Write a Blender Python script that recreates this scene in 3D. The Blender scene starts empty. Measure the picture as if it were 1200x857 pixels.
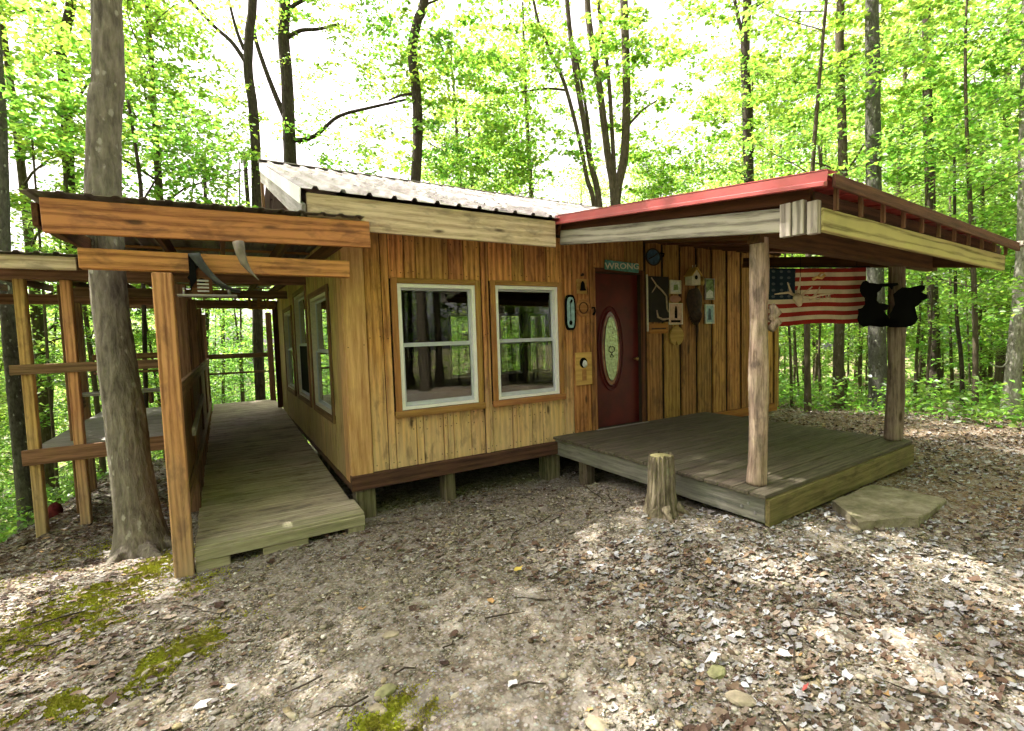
import bpy, bmesh, math, random
import numpy as np
from mathutils import Vector, Matrix, noise as mn
R = math.radians
random.seed(7); rng = np.random.default_rng(7)
sc = bpy.context.scene
COL = sc.collection

# ------------------------------------------------------------------ camera
F_PX, YAW, PITCH, ROLL = 566.09, R(59.3445), R(-3.5338), R(-1.7919)
CAM = Vector((-1.04, -4.9775, 1.6))
fwd = Vector((math.cos(YAW)*math.cos(PITCH), math.sin(YAW)*math.cos(PITCH), math.sin(PITCH)))
r0 = Vector((math.sin(YAW), -math.cos(YAW), 0)); u0 = r0.cross(fwd)
rt = math.cos(ROLL)*r0 + math.sin(ROLL)*u0; up = -math.sin(ROLL)*r0 + math.cos(ROLL)*u0
cd = bpy.data.cameras.new('camera'); cam = bpy.data.objects.new('camera', cd); COL.objects.link(cam)
cd.sensor_fit = 'HORIZONTAL'; cd.sensor_width = 36; cd.lens = 36*F_PX/1200
cd.clip_start = 0.05; cd.clip_end = 600
cam.matrix_world = Matrix(((rt.x, up.x, -fwd.x, CAM.x), (rt.y, up.y, -fwd.y, CAM.y), (rt.z, up.z, -fwd.z, CAM.z), (0, 0, 0, 1)))
sc.camera = cam

# ------------------------------------------------------------------ sky, sun, exposure
SUN = Vector((-0.30, 0.40, 0.87)).normalized()
w = bpy.data.worlds.new('World'); sc.world = w; w.use_nodes = True
nt = w.node_tree; nt.nodes.clear()
wo = nt.nodes.new('ShaderNodeOutputWorld'); bg = nt.nodes.new('ShaderNodeBackground'); bg.inputs[1].default_value = 0.15
sky = nt.nodes.new('ShaderNodeTexSky'); sky.sky_type = 'NISHITA'; sky.sun_disc = False
sky.sun_elevation = math.asin(SUN.z); sky.sun_rotation = math.atan2(SUN.x, SUN.y)
sky.dust_density = 4.0; sky.air_density = 1.0; sky.ozone_density = 0.6
hs = nt.nodes.new('ShaderNodeHueSaturation'); hs.inputs['Saturation'].default_value = 0.12; hs.inputs['Value'].default_value = 1.15
nt.links.new(sky.outputs[0], hs.inputs['Color']); wm = nt.nodes.new('ShaderNodeMix'); wm.data_type = 'RGBA'; wm.blend_type = 'MULTIPLY'; wm.inputs[0].default_value = 1.0; wm.inputs[7].default_value = (1.09, 0.965, 0.99, 1)
nt.links.new(hs.outputs[0], wm.inputs[6]); nt.links.new(wm.outputs[2], bg.inputs[0]); nt.links.new(bg.outputs[0], wo.inputs[0])
sd = bpy.data.lights.new('sun', 'SUN'); sd.energy = 4.6; sd.angle = R(0.55); sd.color = (1.0, 0.95, 0.86)
so = bpy.data.objects.new('sun', sd); COL.objects.link(so); so.rotation_euler = SUN.to_track_quat('Z', 'Y').to_euler()
sc.view_settings.view_transform = 'Standard'; sc.view_settings.look = 'None'; sc.view_settings.gamma = 1.0
sc.view_settings.exposure = 1.78
sc.render.engine = 'CYCLES'
cy = sc.cycles; cy.use_denoising = True; cy.max_bounces = 7; cy.diffuse_bounces = 3; cy.transmission_bounces = 5; cy.use_adaptive_sampling = True; cy.adaptive_threshold = 0.05
cy.transparent_max_bounces = 8; cy.glossy_bounces = 3; cy.caustics_reflective = False; cy.caustics_refractive = False
cy.sample_clamp_indirect = 6

# ------------------------------------------------------------------ helpers
WM = {}
def reg(o, m): WM[o.name] = m; return o
def place(o, mw, parent):
    COL.objects.link(o)
    if parent is not None:
        o.parent = parent; o.matrix_local = WM[parent.name].inverted() @ mw
    else: o.matrix_world = mw
    return reg(o, mw)
def tag(o, label=None, cat=None, group=None, kind=None):
    if label: o['label'] = label
    if cat: o['category'] = cat
    if group: o['group'] = group
    if kind: o['kind'] = kind
    return o
def thing(name, label, cat, loc=(0, 0, 0), group=None, rz=0):
    o = bpy.data.objects.new(name, None); o.empty_display_size = 0.2
    place(o, Matrix.Translation(Vector(loc)) @ Matrix.Rotation(rz, 4, 'Z'), None)
    return tag(o, label, cat, group)

_bx = {}
def box_mesh(L, H, W, bev):
    k = (round(L, 3), round(H, 3), round(W, 3), round(bev, 4))
    if k not in _bx:
        bm = bmesh.new(); bmesh.ops.create_cube(bm, size=1)
        bmesh.ops.scale(bm, vec=(L, W, H), verts=bm.verts)
        if bev > 0: bmesh.ops.bevel(bm, geom=list(bm.edges), offset=min(bev, 0.3*min(L, H, W)), segments=1, affect='EDGES')
        me = bpy.data.meshes.new('box'); bm.to_mesh(me); bm.free(); _bx[k] = me
    return _bx[k]
def V3(a): return Vector(a)
def bar(name, parent, mat, A, B, h, w, upv=(0, 0, 1), bev=0.004, vary=0.0):
    """box from A to B; h along upv, w across. local X is the long axis"""
    A = Vector(A); B = Vector(B); x = (B-A); L = x.length; x.normalize()
    u = Vector(upv); u = (u - x*u.dot(x)).normalized(); y = u.cross(x)
    src = box_mesh(L, h, w, bev)
    key = (src.name, mat.name)
    if key not in _bx:
        me = src.copy() if src.materials else src
        me.materials.clear(); me.materials.append(mat); _bx[key] = me
    o = bpy.data.objects.new(name, _bx[key])
    c = (A+B)/2
    if vary: c += u*random.uniform(-vary, vary)
    M = Matrix(((x.x, y.x, u.x, c.x), (x.y, y.y, u.y, c.y), (x.z, y.z, u.z, c.z), (0, 0, 0, 1)))
    return place(o, M, parent)
def aabox(name, parent, mat, p0, p1, bev=0.004):
    d = [abs(p1[i]-p0[i]) for i in range(3)]; c = [(p1[i]+p0[i])/2 for i in range(3)]
    ax = d.index(max(d)); A = list(c); B = list(c); A[ax] -= d[ax]/2; B[ax] += d[ax]/2
    upv = (0, 0, 1) if ax != 2 else (1, 0, 0)
    if ax == 0: h, w_ = d[2], d[1]
    elif ax == 1: h, w_ = d[2], d[0]
    else: h, w_ = d[0], d[1]
    return bar(name, parent, mat, A, B, h, w_, upv, bev)

class MB:
    def __init__(s): s.v = []; s.f = []; s.m = []; s.cur = 0
    def add(s, vs, fs):
        n = len(s.v); s.v += [tuple(v) for v in vs]; s.f += [tuple(i+n for i in f) for f in fs]; s.m += [s.cur]*len(fs)
    def box(s, p0, p1):
        x0, y0, z0 = [min(a, b) for a, b in zip(p0, p1)]; x1, y1, z1 = [max(a, b) for a, b in zip(p0, p1)]
        s.add([(x0,y0,z0),(x1,y0,z0),(x1,y1,z0),(x0,y1,z0),(x0,y0,z1),(x1,y0,z1),(x1,y1,z1),(x0,y1,z1)],
              [(0,3,2,1),(4,5,6,7),(0,1,5,4),(1,2,6,5),(2,3,7,6),(3,0,4,7)])
    def tube(s, pts, rad, n=8, cap=True, rough=0.0, flute=0.0):
        pts = [Vector(p) for p in pts]; k = len(pts); vs = []; fs = []
        if not hasattr(rad, '__len__'): rad = [rad]*k
        ref = Vector((0.3, 1, 0.1))
        for i, p in enumerate(pts):
            t = (pts[min(i+1, k-1)] - pts[max(i-1, 0)]).normalized()
            a = t.cross(ref)
            if a.length < 1e-3: a = t.cross(Vector((1, 0, 0)))
            a.normalize(); b = t.cross(a)
            for j in range(n):
                th = 2*math.pi*j/n
                rr = rad[i]*(1 + rough*random.uniform(-1, 1) + flute*math.sin(3*th+1.3*i)*0.5)
                vs.append(p + a*math.cos(th)*rr + b*math.sin(th)*rr)
        for i in range(k-1):
            for j in range(n):
                j2 = (j+1) % n
                fs.append((i*n+j, i*n+j2, (i+1)*n+j2, (i+1)*n+j))
        if cap:
            fs.append(tuple(range(n-1, -1, -1))); fs.append(tuple((k-1)*n+j for j in range(n)))
        s.add(vs, fs)
    def prism(s, poly, f, thick):
        """poly: 2D points; f maps (u, v, w) -> 3D"""
        n = len(poly); s.add([f(u, v, 0) for u, v in poly] + [f(u, v, thick) for u, v in poly],
            [tuple(range(n-1, -1, -1)), tuple(range(n, 2*n))] + [(i, (i+1) % n, n+(i+1) % n, n+i) for i in range(n)])
    def build(s, name, parent, mats, loc=(0, 0, 0), smooth=False):
        if not isinstance(mats, (list, tuple)): mats = [mats]
        L = Vector(loc); me = bpy.data.meshes.new(name)
        me.from_pydata([(v[0]-L.x, v[1]-L.y, v[2]-L.z) for v in s.v], [], s.f)
        for m in mats: me.materials.append(m)
        if len(mats) > 1: me.polygons.foreach_set('material_index', s.m)
        bm = bmesh.new(); bm.from_mesh(me); bmesh.ops.recalc_face_normals(bm, faces=bm.faces); bm.to_mesh(me); bm.free()
        if smooth: me.polygons.foreach_set('use_smooth', [True]*len(me.polygons))
        me.update()
        return place(bpy.data.objects.new(name, me), Matrix.Translation(L), parent)
def np_mesh(name, V, Fc, mat, smooth=False):
    """V (n,3), Fc (m,k) same size faces"""
    me = bpy.data.meshes.new(name); m, k = Fc.shape
    me.vertices.add(len(V)); me.vertices.foreach_set('co', V.astype(np.float32).ravel())
    me.loops.add(m*k); me.loops.foreach_set('vertex_index', Fc.astype(np.int32).ravel())
    me.polygons.add(m); me.polygons.foreach_set('loop_start', np.arange(0, m*k, k, dtype=np.int32))
    try: me.polygons.foreach_set('loop_total', np.full(m, k, dtype=np.int32))
    except Exception: pass
    me.update(calc_edges=True); me.validate()
    if smooth: me.polygons.foreach_set('use_smooth', np.ones(m, dtype=bool))
    me.materials.append(mat); return me
def ray(px, py): return fwd + rt*((px-600)/F_PX) - up*((py-428.5)/F_PX)
def at(px, py, depth): return CAM + ray(px, py)*depth
def az_dir(px):
    d = ray(px, 385); return Vector((d.x, d.y, 0)).normalized()

# ------------------------------------------------------------------ materials
class NT:
    def __init__(s, name):
        s.mat = bpy.data.materials.new(name); s.mat.use_nodes = True; s.t = s.mat.node_tree; s.t.nodes.clear()
        s.out = s.n('ShaderNodeOutputMaterial')
    def n(s, ty, **kw):
        nd = s.t.nodes.new(ty)
        for k, v in kw.items(): setattr(nd, k, v)
        return nd
    def l(s, a, b): s.t.links.new(a, b)
    def set(s, nd, k, v):
        if hasattr(v, 'is_output'): s.l(v, nd.inputs[k])
        else: nd.inputs[k].default_value = v
    def math(s, op, a, b=0.0, clamp=False):
        nd = s.n('ShaderNodeMath', operation=op, use_clamp=clamp); s.set(nd, 0, a); s.set(nd, 1, b); return nd.outputs[0]
    def vmul(s, v, sc_):
        nd = s.n('ShaderNodeVectorMath', operation='MULTIPLY'); s.set(nd, 0, v); s.set(nd, 1, sc_); return nd.outputs[0]
    def vadd(s, v, b):
        nd = s.n('ShaderNodeVectorMath', operation='ADD'); s.set(nd, 0, v); s.set(nd, 1, b); return nd.outputs[0]
    def noise(s, v, scale=5, detail=3, rough=0.55, dist=0.0):
        nd = s.n('ShaderNodeTexNoise'); s.l(v, nd.inputs['Vector']); nd.inputs['Scale'].default_value = scale
        nd.inputs['Detail'].default_value = detail; nd.inputs['Roughness'].default_value = rough; nd.inputs['Distortion'].default_value = dist
        return nd.outputs[0]
    def vor(s, v, scale=5, feature='F1', out=0, rnd=1.0):
        nd = s.n('ShaderNodeTexVoronoi', feature=feature); s.l(v, nd.inputs['Vector']); nd.inputs['Scale'].default_value = scale
        nd.inputs['Randomness'].default_value = rnd
        return nd.outputs[out]
    def ramp(s, f, stops, interp='LINEAR'):
        nd = s.n('ShaderNodeValToRGB'); cr = nd.color_ramp; cr.interpolation = interp
        while len(cr.elements) < len(stops): cr.elements.new(0.5)
        for e, (p, c) in zip(cr.elements, stops):
            e.position = p; e.color = (c if len(c) == 4 else (*c, 1)) if hasattr(c, '__len__') else (c, c, c, 1)
        s.l(f, nd.inputs[0]); return nd.outputs[0]
    def mapr(s, f, a, b, c=0.0, d=1.0):
        nd = s.n('ShaderNodeMapRange'); s.set(nd, 0, f); nd.inputs[1].default_value = a; nd.inputs[2].default_value = b
        nd.inputs[3].default_value = c; nd.inputs[4].default_value = d; return nd.outputs[0]
    def mix(s, f, a, b, mode='MIX'):
        nd = s.n('ShaderNodeMix', data_type='RGBA', blend_type=mode)
        def st(i, v):
            if hasattr(v, 'is_output'): s.l(v, nd.inputs[i])
            else: nd.inputs[i].default_value = v if not hasattr(v, '__len__') else ((*v, 1) if len(v) == 3 else v)
        st(0, f); st(6, a); st(7, b); return nd.outputs[2]
    def hsv(s, c, h=0.5, sat=1.0, v=1.0):
        nd = s.n('ShaderNodeHueSaturation'); s.set(nd, 'Color', c); s.set(nd, 'Hue', h); s.set(nd, 'Saturation', sat); s.set(nd, 'Value', v)
        return nd.outputs[0]
    def bump(s, h, st=0.4, dist=0.01):
        nd = s.n('ShaderNodeBump'); s.l(h, nd.inputs['Height']); nd.inputs['Strength'].default_value = st; nd.inputs['Distance'].default_value = dist
        return nd.outputs[0]
    def bsdf(s, c, rough=0.8, normal=None, metal=0.0, spec=0.3):
        nd = s.n('ShaderNodeBsdfPrincipled')
        if hasattr(c, 'is_output'): s.l(c, nd.inputs['Base Color'])
        else: nd.inputs['Base Color'].default_value = (*c, 1)
        s.set(nd, 'Roughness', rough); nd.inputs['Metallic'].default_value = metal; nd.inputs['Specular IOR Level'].default_value = spec
        if normal: s.l(normal, nd.inputs['Normal'])
        return nd.outputs[0]
    def done(s, sh): s.l(sh, s.out.inputs[0]); return s.mat

def wood(name, dark, light, grain=1.0, knots=0.5, weather=None, moss=0.0, rough=0.75, var=0.25, stain=0.0, zlong=False):
    t = NT(name); tc = t.n('ShaderNodeTexCoord'); oi = t.n('ShaderNodeObjectInfo'); rnd = oi.outputs['Random']
    off = t.n('ShaderNodeCombineXYZ'); t.l(t.math('MULTIPLY', rnd, 37.0), off.inputs[0]); t.l(t.math('MULTIPLY', rnd, 91.0), off.inputs[1]); t.l(t.math('MULTIPLY', rnd, 53.0), off.inputs[2])
    co0 = tc.outputs['Object']
    if zlong:
        sz = t.n('ShaderNodeSeparateXYZ'); t.l(co0, sz.inputs[0]); cz_ = t.n('ShaderNodeCombineXYZ'); t.l(sz.outputs[2], cz_.inputs[0]); t.l(sz.outputs[1], cz_.inputs[1]); t.l(sz.outputs[0], cz_.inputs[2]); co0 = cz_.outputs[0]
    co = t.vadd(co0, off.outputs[0])
    n1 = t.noise(t.vmul(co, (1.3, 16, 16)), 1.7, 6, 0.68, 0.5)
    n2 = t.noise(t.vmul(co, (3.0, 75, 75)), 1.5, 4, 0.75)
    wv = t.n('ShaderNodeTexWave', wave_type='RINGS', rings_direction='X'); t.l(t.vmul(co, (0.55, 7, 7)), wv.inputs['Vector'])
    wv.inputs['Scale'].default_value = 1.3; wv.inputs['Distortion'].default_value = 4.5; wv.inputs['Detail'].default_value = 2; wv.inputs['Detail Scale'].default_value = 1.4
    g = t.math('ADD', t.math('MULTIPLY', n1, 0.55), t.math('ADD', t.math('MULTIPLY', n2, 0.33), t.math('MULTIPLY', wv.outputs[1], 0.14*grain)))
    c = t.ramp(g, [(0.36, dark), (0.60, light)])
    c = t.hsv(c, t.math('ADD', t.math('MULTIPLY', t.math('FRACT', t.math('MULTIPLY', rnd, 7.3)), 0.03), 0.485), 1.0,
              t.math('ADD', t.math('MULTIPLY', rnd, var*2), 1.0-var))
    big = t.noise(co, 2.2, 3, 0.6)
    c = t.mix(t.mapr(big, 0.52, 0.75, 0, 0.45), c, t.hsv(c, 0.5, 0.9, 0.55))
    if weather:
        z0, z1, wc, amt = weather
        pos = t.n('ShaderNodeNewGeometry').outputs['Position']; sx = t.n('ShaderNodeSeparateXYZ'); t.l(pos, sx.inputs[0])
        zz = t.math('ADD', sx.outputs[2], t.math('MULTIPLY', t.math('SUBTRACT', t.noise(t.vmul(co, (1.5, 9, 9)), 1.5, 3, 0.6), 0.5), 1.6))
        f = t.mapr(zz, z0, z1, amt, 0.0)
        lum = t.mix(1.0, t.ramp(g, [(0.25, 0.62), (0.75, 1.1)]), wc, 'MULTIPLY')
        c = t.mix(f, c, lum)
    if knots:
        kd = t.vor(t.vmul(co, (1.6, 5.2, 5.2)), 1.0, 'F1')
        kk = t.math('ADD', kd, t.math('MULTIPLY', t.math('SUBTRACT', n2, 0.5), 0.05))
        c = t.mix(t.math('MULTIPLY', t.mapr(kk, 0.13, 0.06), knots), c, t.mix(0.82, c, (0.03, 0.012, 0.005)))
    if stain:
        sn = t.noise(t.vmul(co, (1.8, 5, 5)), 1.7, 4, 0.65, 0.4)
        c = t.mix(t.mapr(sn, 0.52, 0.64, 0, stain), c, t.hsv(c, 0.485, 0.9, 0.30))
    if moss:
        mn = t.noise(co, 3.5, 4, 0.65)
        c = t.mix(t.mapr(mn, 0.42, 0.66, 0, moss), c, t.mix(0.5, c, (0.09, 0.15, 0.025)))
    h = t.math('ADD', t.math('MULTIPLY', n2, 0.6), t.math('MULTIPLY', n1, 0.4))
    return t.done(t.bsdf(c, rough, t.bump(h, 0.7, 0.008)))

M = {}
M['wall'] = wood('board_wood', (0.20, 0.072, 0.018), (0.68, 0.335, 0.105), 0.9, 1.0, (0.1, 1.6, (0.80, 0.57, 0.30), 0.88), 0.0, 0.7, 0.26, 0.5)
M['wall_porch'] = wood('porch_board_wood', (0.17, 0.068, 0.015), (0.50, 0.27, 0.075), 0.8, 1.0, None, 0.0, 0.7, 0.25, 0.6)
M['wall_side'] = wood('side_board_wood', (0.30, 0.18, 0.055), (0.64, 0.46, 0.18), 0.7, 0.6, (0.2, 1.6, (0.46, 0.36, 0.18), 0.7), 0.0, 0.7, 0.16, 0.3)
M['corner'] = wood('corner_board_wood', (0.38, 0.21, 0.07), (0.66, 0.44, 0.18), 0.6, 0.7, None, 0.0, 0.7, 0.1)
M['casing'] = wood('casing_wood', (0.24, 0.105, 0.028), (0.46, 0.24, 0.075), 0.6, 0.5, None, 0.0, 0.65, 0.12)
M['sill_beam'] = wood('sill_beam_wood', (0.035, 0.016, 0.010), (0.115, 0.052, 0.032), 0.6, 0.2, None, 0, 0.8, 0.15)
M['cedar'] = wood('cedar_beam_wood', (0.20, 0.070, 0.020), (0.56, 0.25, 0.085), 1.3, 1.0, None, 0, 0.65, 0.1, 0.55)
M['post'] = wood('square_post_wood', (0.24, 0.11, 0.035), (0.58, 0.33, 0.125), 1.2, 1.0, (-0.4, 0.9, (0.44, 0.34, 0.22), 0.7), 0, 0.7, 0.1, 0.45)
M['greybeam'] = wood('grey_beam_wood', (0.10, 0.085, 0.065), (0.40, 0.36, 0.29), 1.5, 0.8, None, 0, 0.85, 0.08)
M['yellowbeam'] = wood('treated_beam_wood', (0.17, 0.12, 0.04), (0.52, 0.42, 0.19), 2.6, 0.3, None, 0.08, 0.75, 0.05)
M['fascia'] = wood('fascia_wood', (0.38, 0.26, 0.16), (0.74, 0.58, 0.41), 0.8, 1.0, None, 0.12, 0.8, 0.06, 0.5)
M['sill_beam2'] = wood('brown_fascia_wood', (0.07, 0.030, 0.014), (0.20, 0.095, 0.045), 0.6, 0.2, None, 0, 0.8, 0.15)
M['rafter'] = wood('rafter_wood', (0.055, 0.020, 0.008), (0.14, 0.056, 0.020), 0.7, 0.4, None, 0, 0.8, 0.2)
M['brown'] = wood('brown_rail_wood', (0.10, 0.052, 0.025), (0.28, 0.155, 0.080), 0.7, 0.4, None, 0, 0.75, 0.14)
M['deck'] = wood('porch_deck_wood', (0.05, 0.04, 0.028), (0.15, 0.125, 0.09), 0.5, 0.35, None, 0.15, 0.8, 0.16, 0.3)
M['ramp'] = wood('ramp_deck_wood', (0.27, 0.215, 0.15), (0.62, 0.525, 0.41), 0.5, 0.45, None, 0.0, 0.8, 0.13, 0.6)
M['ramp_front'] = wood('ramp_front_wood', (0.24, 0.21, 0.13), (0.48, 0.43, 0.29), 0.5, 0.4, None, 0.3, 0.8, 0.06)
M['skirt_grey'] = wood('skirt_grey_wood', (0.11, 0.11, 0.09), (0.27, 0.25, 0.21), 0.6, 0.3, None, 0.25, 0.85, 0.05, 0.3)
M['skirt_moss'] = wood('skirt_mossy_wood', (0.09, 0.068, 0.025), (0.23, 0.175, 0.075), 0.6, 0.3, None, 0.28, 0.85, 0.05, 0.4)
M['bench'] = wood('bench_wood', (0.22, 0.21, 0.19), (0.42, 0.40, 0.36), 0.5, 0.2, None, 0, 0.85, 0.1)
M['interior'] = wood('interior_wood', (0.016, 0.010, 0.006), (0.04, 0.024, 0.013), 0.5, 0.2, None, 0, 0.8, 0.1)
M['log'] = wood('debarked_log_wood', (0.16, 0.11, 0.07), (0.62, 0.49, 0.36), 0.25, 1.0, None, 0.4, 0.85, 0.04, 0.75, True)
M['log_dark'] = wood('far_log_wood', (0.09, 0.062, 0.045), (0.32, 0.25, 0.185), 0.25, 1.0, None, 0.1, 0.8, 0.06, 0.5, True)
M['pier'] = wood('pier_wood', (0.07, 0.055, 0.035), (0.26, 0.21, 0.14), 0.7, 0.3, None, 0.3, 0.9, 0.1, 0.6)

def plain(name, c, rough=0.6, metal=0.0, var=0.12, scale=12, spec=0.4, bump=0.0):
    t = NT(name); tc = t.n('ShaderNodeTexCoord'); nz = t.noise(tc.outputs['Object'], scale, 3, 0.6)
    col = t.mix(t.mapr(nz, 0.35, 0.7), tuple(x*(1-var) for x in c), tuple(min(1, x*(1+var)) for x in c))
    return t.done(t.bsdf(col, rough, t.bump(nz, bump, 0.01) if bump else None, metal, spec))
M['white'] = plain('white_vinyl', (0.86, 0.86, 0.85), 0.35, var=0.05)
M['sash'] = plain('grey_white_sash', (0.50, 0.53, 0.57), 0.4, var=0.08)
M['black'] = plain('black_paint', (0.004, 0.004, 0.004), 0.8, spec=0.05)
M['tin_dark'] = plain('weathered_dark_tin', (0.045, 0.05, 0.05), 0.55, var=0.5, scale=8)
M['dull_red'] = plain('dull_red_cloth', (0.10, 0.018, 0.02), 0.95, var=0.5, scale=16, spec=0.1)
M['horn'] = plain('grey_brown_horn', (0.17, 0.14, 0.10), 0.6, var=0.4, scale=9)
M['black_net'] = plain('black_backing', (0.02, 0.017, 0.012), 0.9)
M['red_metal'] = plain('red_roof_metal', (0.38, 0.055, 0.045), 0.5, 0.0, 0.22, 4)
M['red_metal2'] = plain('red_trim_metal', (0.36, 0.06, 0.055), 0.4, 0.0, 0.15, 3, 0.6)
M['door'] = plain('red_door_paint', (0.085, 0.007, 0.005), 0.5, var=0.25, scale=5)
M['teal'] = plain('weathered_teal_paint', (0.09, 0.27, 0.24), 0.7, var=0.35, scale=30)
M['cream'] = plain('cream_paint', (0.62, 0.58, 0.44), 0.7, var=0.12, scale=30)
M['navy'] = plain('dull_blue_enamel', (0.04, 0.09, 0.14), 0.5, var=0.6, scale=14)
M['bone'] = plain('antler_bone', (0.42, 0.32, 0.20), 0.6, var=0.25, scale=18)
M['darkbrown'] = plain('dark_brown_leather', (0.035, 0.018, 0.008), 0.75, var=0.5, scale=22, bump=0.4)
M['pink'] = plain('faded_pink_paint', (0.40, 0.19, 0.12), 0.7)
M['orangewood'] = wood('orange_plaque_wood', (0.30, 0.10, 0.02), (0.50, 0.22, 0.05), 0.8, 0.2)
M['yellowwood'] = wood('yellow_plaque_wood', (0.40, 0.24, 0.06), (0.58, 0.38, 0.11), 0.6, 0.3)
M['brass'] = plain('aged_brass', (0.42, 0.29, 0.10), 0.35, 0.9)
M['metal_dull'] = plain('dull_metal', (0.30, 0.30, 0.29), 0.45, 0.7)
M['stone_step'] = None

def metal_roof(name, base, dirt):
    t = NT(name); tc = t.n('ShaderNodeTexCoord'); pos = t.n('ShaderNodeNewGeometry').outputs['Position']
    a = t.noise(t.vmul(pos, (5, 1.2, 1.2)), 1.6, 4, 0.65); b = t.noise(pos, 9, 4, 0.7)
    c = t.mix(t.mapr(a, 0.4, 0.72, 0, 0.6), base, dirt)
    sp = t.vor(t.vadd(pos, (3, 1, 2)), 3.3, 'F1')
    c = t.mix(t.mapr(t.math('ADD', sp, t.math('MULTIPLY', b, 0.12)), 0.17, 0.13), c, (0.035, 0.022, 0.014))
    return t.done(t.bsdf(c, t.mapr(b, 0.3, 0.7, 0.35, 0.6), t.bump(b, 0.12, 0.01), 0.25, 0.5))
M['roof'] = metal_roof('galvanised_roof', (0.25, 0.225, 0.21), (0.15, 0.10, 0.08))
M['roof_walk'] = metal_roof('walkway_roof_metal', (0.20, 0.17, 0.15), (0.10, 0.07, 0.05))

def glass(name, tint=0.72, refl=1.0):
    t = NT(name); tr = t.n('ShaderNodeBsdfTransparent'); tr.inputs[0].default_value = (tint, tint*1.01, tint*0.99, 1)
    gl = t.n('ShaderNodeBsdfGlossy'); gl.inputs['Roughness'].default_value = 0.02; gl.inputs[0].default_value = (0.9, 0.95, 0.93, 1)
    pos = t.n('ShaderNodeNewGeometry').outputs['Position']; bp = t.bump(t.noise(pos, 2.5, 1, 0.5), 0.05, 0.02); t.l(bp, gl.inputs['Normal'])
    fr = t.n('ShaderNodeFresnel'); fr.inputs[0].default_value = 1.52
    f = t.math('MULTIPLY', fr.outputs[0], 1.5*refl, True)
    mx = t.n('ShaderNodeMixShader'); t.l(f, mx.inputs[0]); t.l(tr.outputs[0], mx.inputs[1]); t.l(gl.outputs[0], mx.inputs[2])
    return t.done(mx.outputs[0])
M['glass'] = glass('window_glass')
def leaded():
    t = NT('leaded_door_glass'); tc = t.n('ShaderNodeTexCoord'); co = tc.outputs['Object']
    v = t.vor(co, 16, 'DISTANCE_TO_EDGE')
    c = t.mix(t.mapr(v, 0.01, 0.03), (0.14, 0.16, 0.09), (0.36, 0.46, 0.26))
    s1 = t.bsdf(c, 0.12, t.bump(t.noise(co, 25, 2, 0.5), 0.5, 0.02), 0.55, 1.0)
    return t.done(s1)
M['leaded'] = leaded()
M['amber_refl'] = plain('bevelled_reflection_tint', (0.16, 0.06, 0.025), 0.12, var=0.6, scale=9, spec=1.0)  # wood-coloured reflections of the glass ring painted in as an amber tone

def leafmat(name, dif, trn, tsat=1.0, var=0.48):
    t = NT(name); geo = t.n('ShaderNodeNewGeometry'); rp = geo.outputs['Random Per Island']; oi = t.n('ShaderNodeObjectInfo')
    hshift = t.math('ADD', t.math('MULTIPLY', t.math('FRACT', t.math('MULTIPLY', rp, 5.7)), 0.05), t.math('ADD', 0.462, t.math('MULTIPLY', oi.outputs['Random'], 0.035)))
    val = t.math('ADD', t.math('MULTIPLY', rp, var*2), 1.0-var)
    d = t.n('ShaderNodeBsdfDiffuse'); t.l(t.hsv((*dif, 1), hshift, 1.0, val), d.inputs[0])
    tr = t.n('ShaderNodeBsdfTranslucent'); t.l(t.hsv((*trn, 1), hshift, tsat, val), tr.inputs[0])
    gl = t.n('ShaderNodeBsdfGlossy'); gl.inputs['Roughness'].default_value = 0.42; gl.inputs[0].default_value = (0.9, 0.95, 0.9, 1)
    ad = t.n('ShaderNodeAddShader'); t.l(d.outputs[0], ad.inputs[0]); t.l(tr.outputs[0], ad.inputs[1])
    mx = t.n('ShaderNodeMixShader'); mx.inputs[0].default_value = 0.045; t.l(ad.outputs[0], mx.inputs[1]); t.l(gl.outputs[0], mx.inputs[2])
    return t.done(mx.outputs[0])
M['leaf'] = leafmat('maple_leaves', (0.055, 0.088, 0.012), (0.23, 0.375, 0.045))
M['leaf2'] = leafmat('beech_leaves', (0.045, 0.075, 0.012), (0.175, 0.31, 0.04))
M['leaf3'] = leafmat('far_leaves', (0.09, 0.12, 0.02), (0.30, 0.42, 0.085))

def bark(name, dark, light, patch=None, pa=0.0, vscale=3.0):
    t = NT(name); tc = t.n('ShaderNodeTexCoord'); co = tc.outputs['Object']
    n1 = t.noise(t.vmul(co, (14, 14, vscale)), 1.6, 5, 0.65, 0.4); n2 = t.noise(co, 6, 4, 0.65)
    c = t.ramp(t.math('ADD', t.math('MULTIPLY', n1, 0.7), t.math('MULTIPLY', n2, 0.3)), [(0.32, dark), (0.68, light)])
    if patch:
        n3 = t.noise(co, 9, 5, 0.75); v = t.vor(t.vadd(t.vmul(co, (13, 13, 7)), t.vmul(t.n('ShaderNodeTexNoise').outputs[1], (0.0, 0.0, 0.0))), 1.0, 'F1'); v = t.math('ADD', v, t.math('MULTIPLY', t.math('SUBTRACT', t.noise(co, 3.2, 3, 0.6), 0.5), 0.9))
        c = t.mix(t.math('MULTIPLY', t.mapr(t.math('ADD', v, t.math('MULTIPLY', n3, 0.9)), 0.62, 0.50), pa), c, patch)
    return t.done(t.bsdf(c, 0.9, t.bump(n1, 1.0, 0.03), 0, 0.15))
M['bark'] = bark('grey_brown_bark', (0.07, 0.060, 0.048), (0.30, 0.265, 0.215), (0.48, 0.46, 0.41), 0.6)
M['bark_dark'] = bark('dark_bark', (0.018, 0.014, 0.010), (0.085, 0.068, 0.05), (0.16, 0.15, 0.12), 0.3)
M['bark_white'] = bark('mottled_pale_bark', (0.10, 0.09, 0.07), (0.42, 0.40, 0.34), (0.66, 0.64, 0.58), 0.9, 5)
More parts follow.
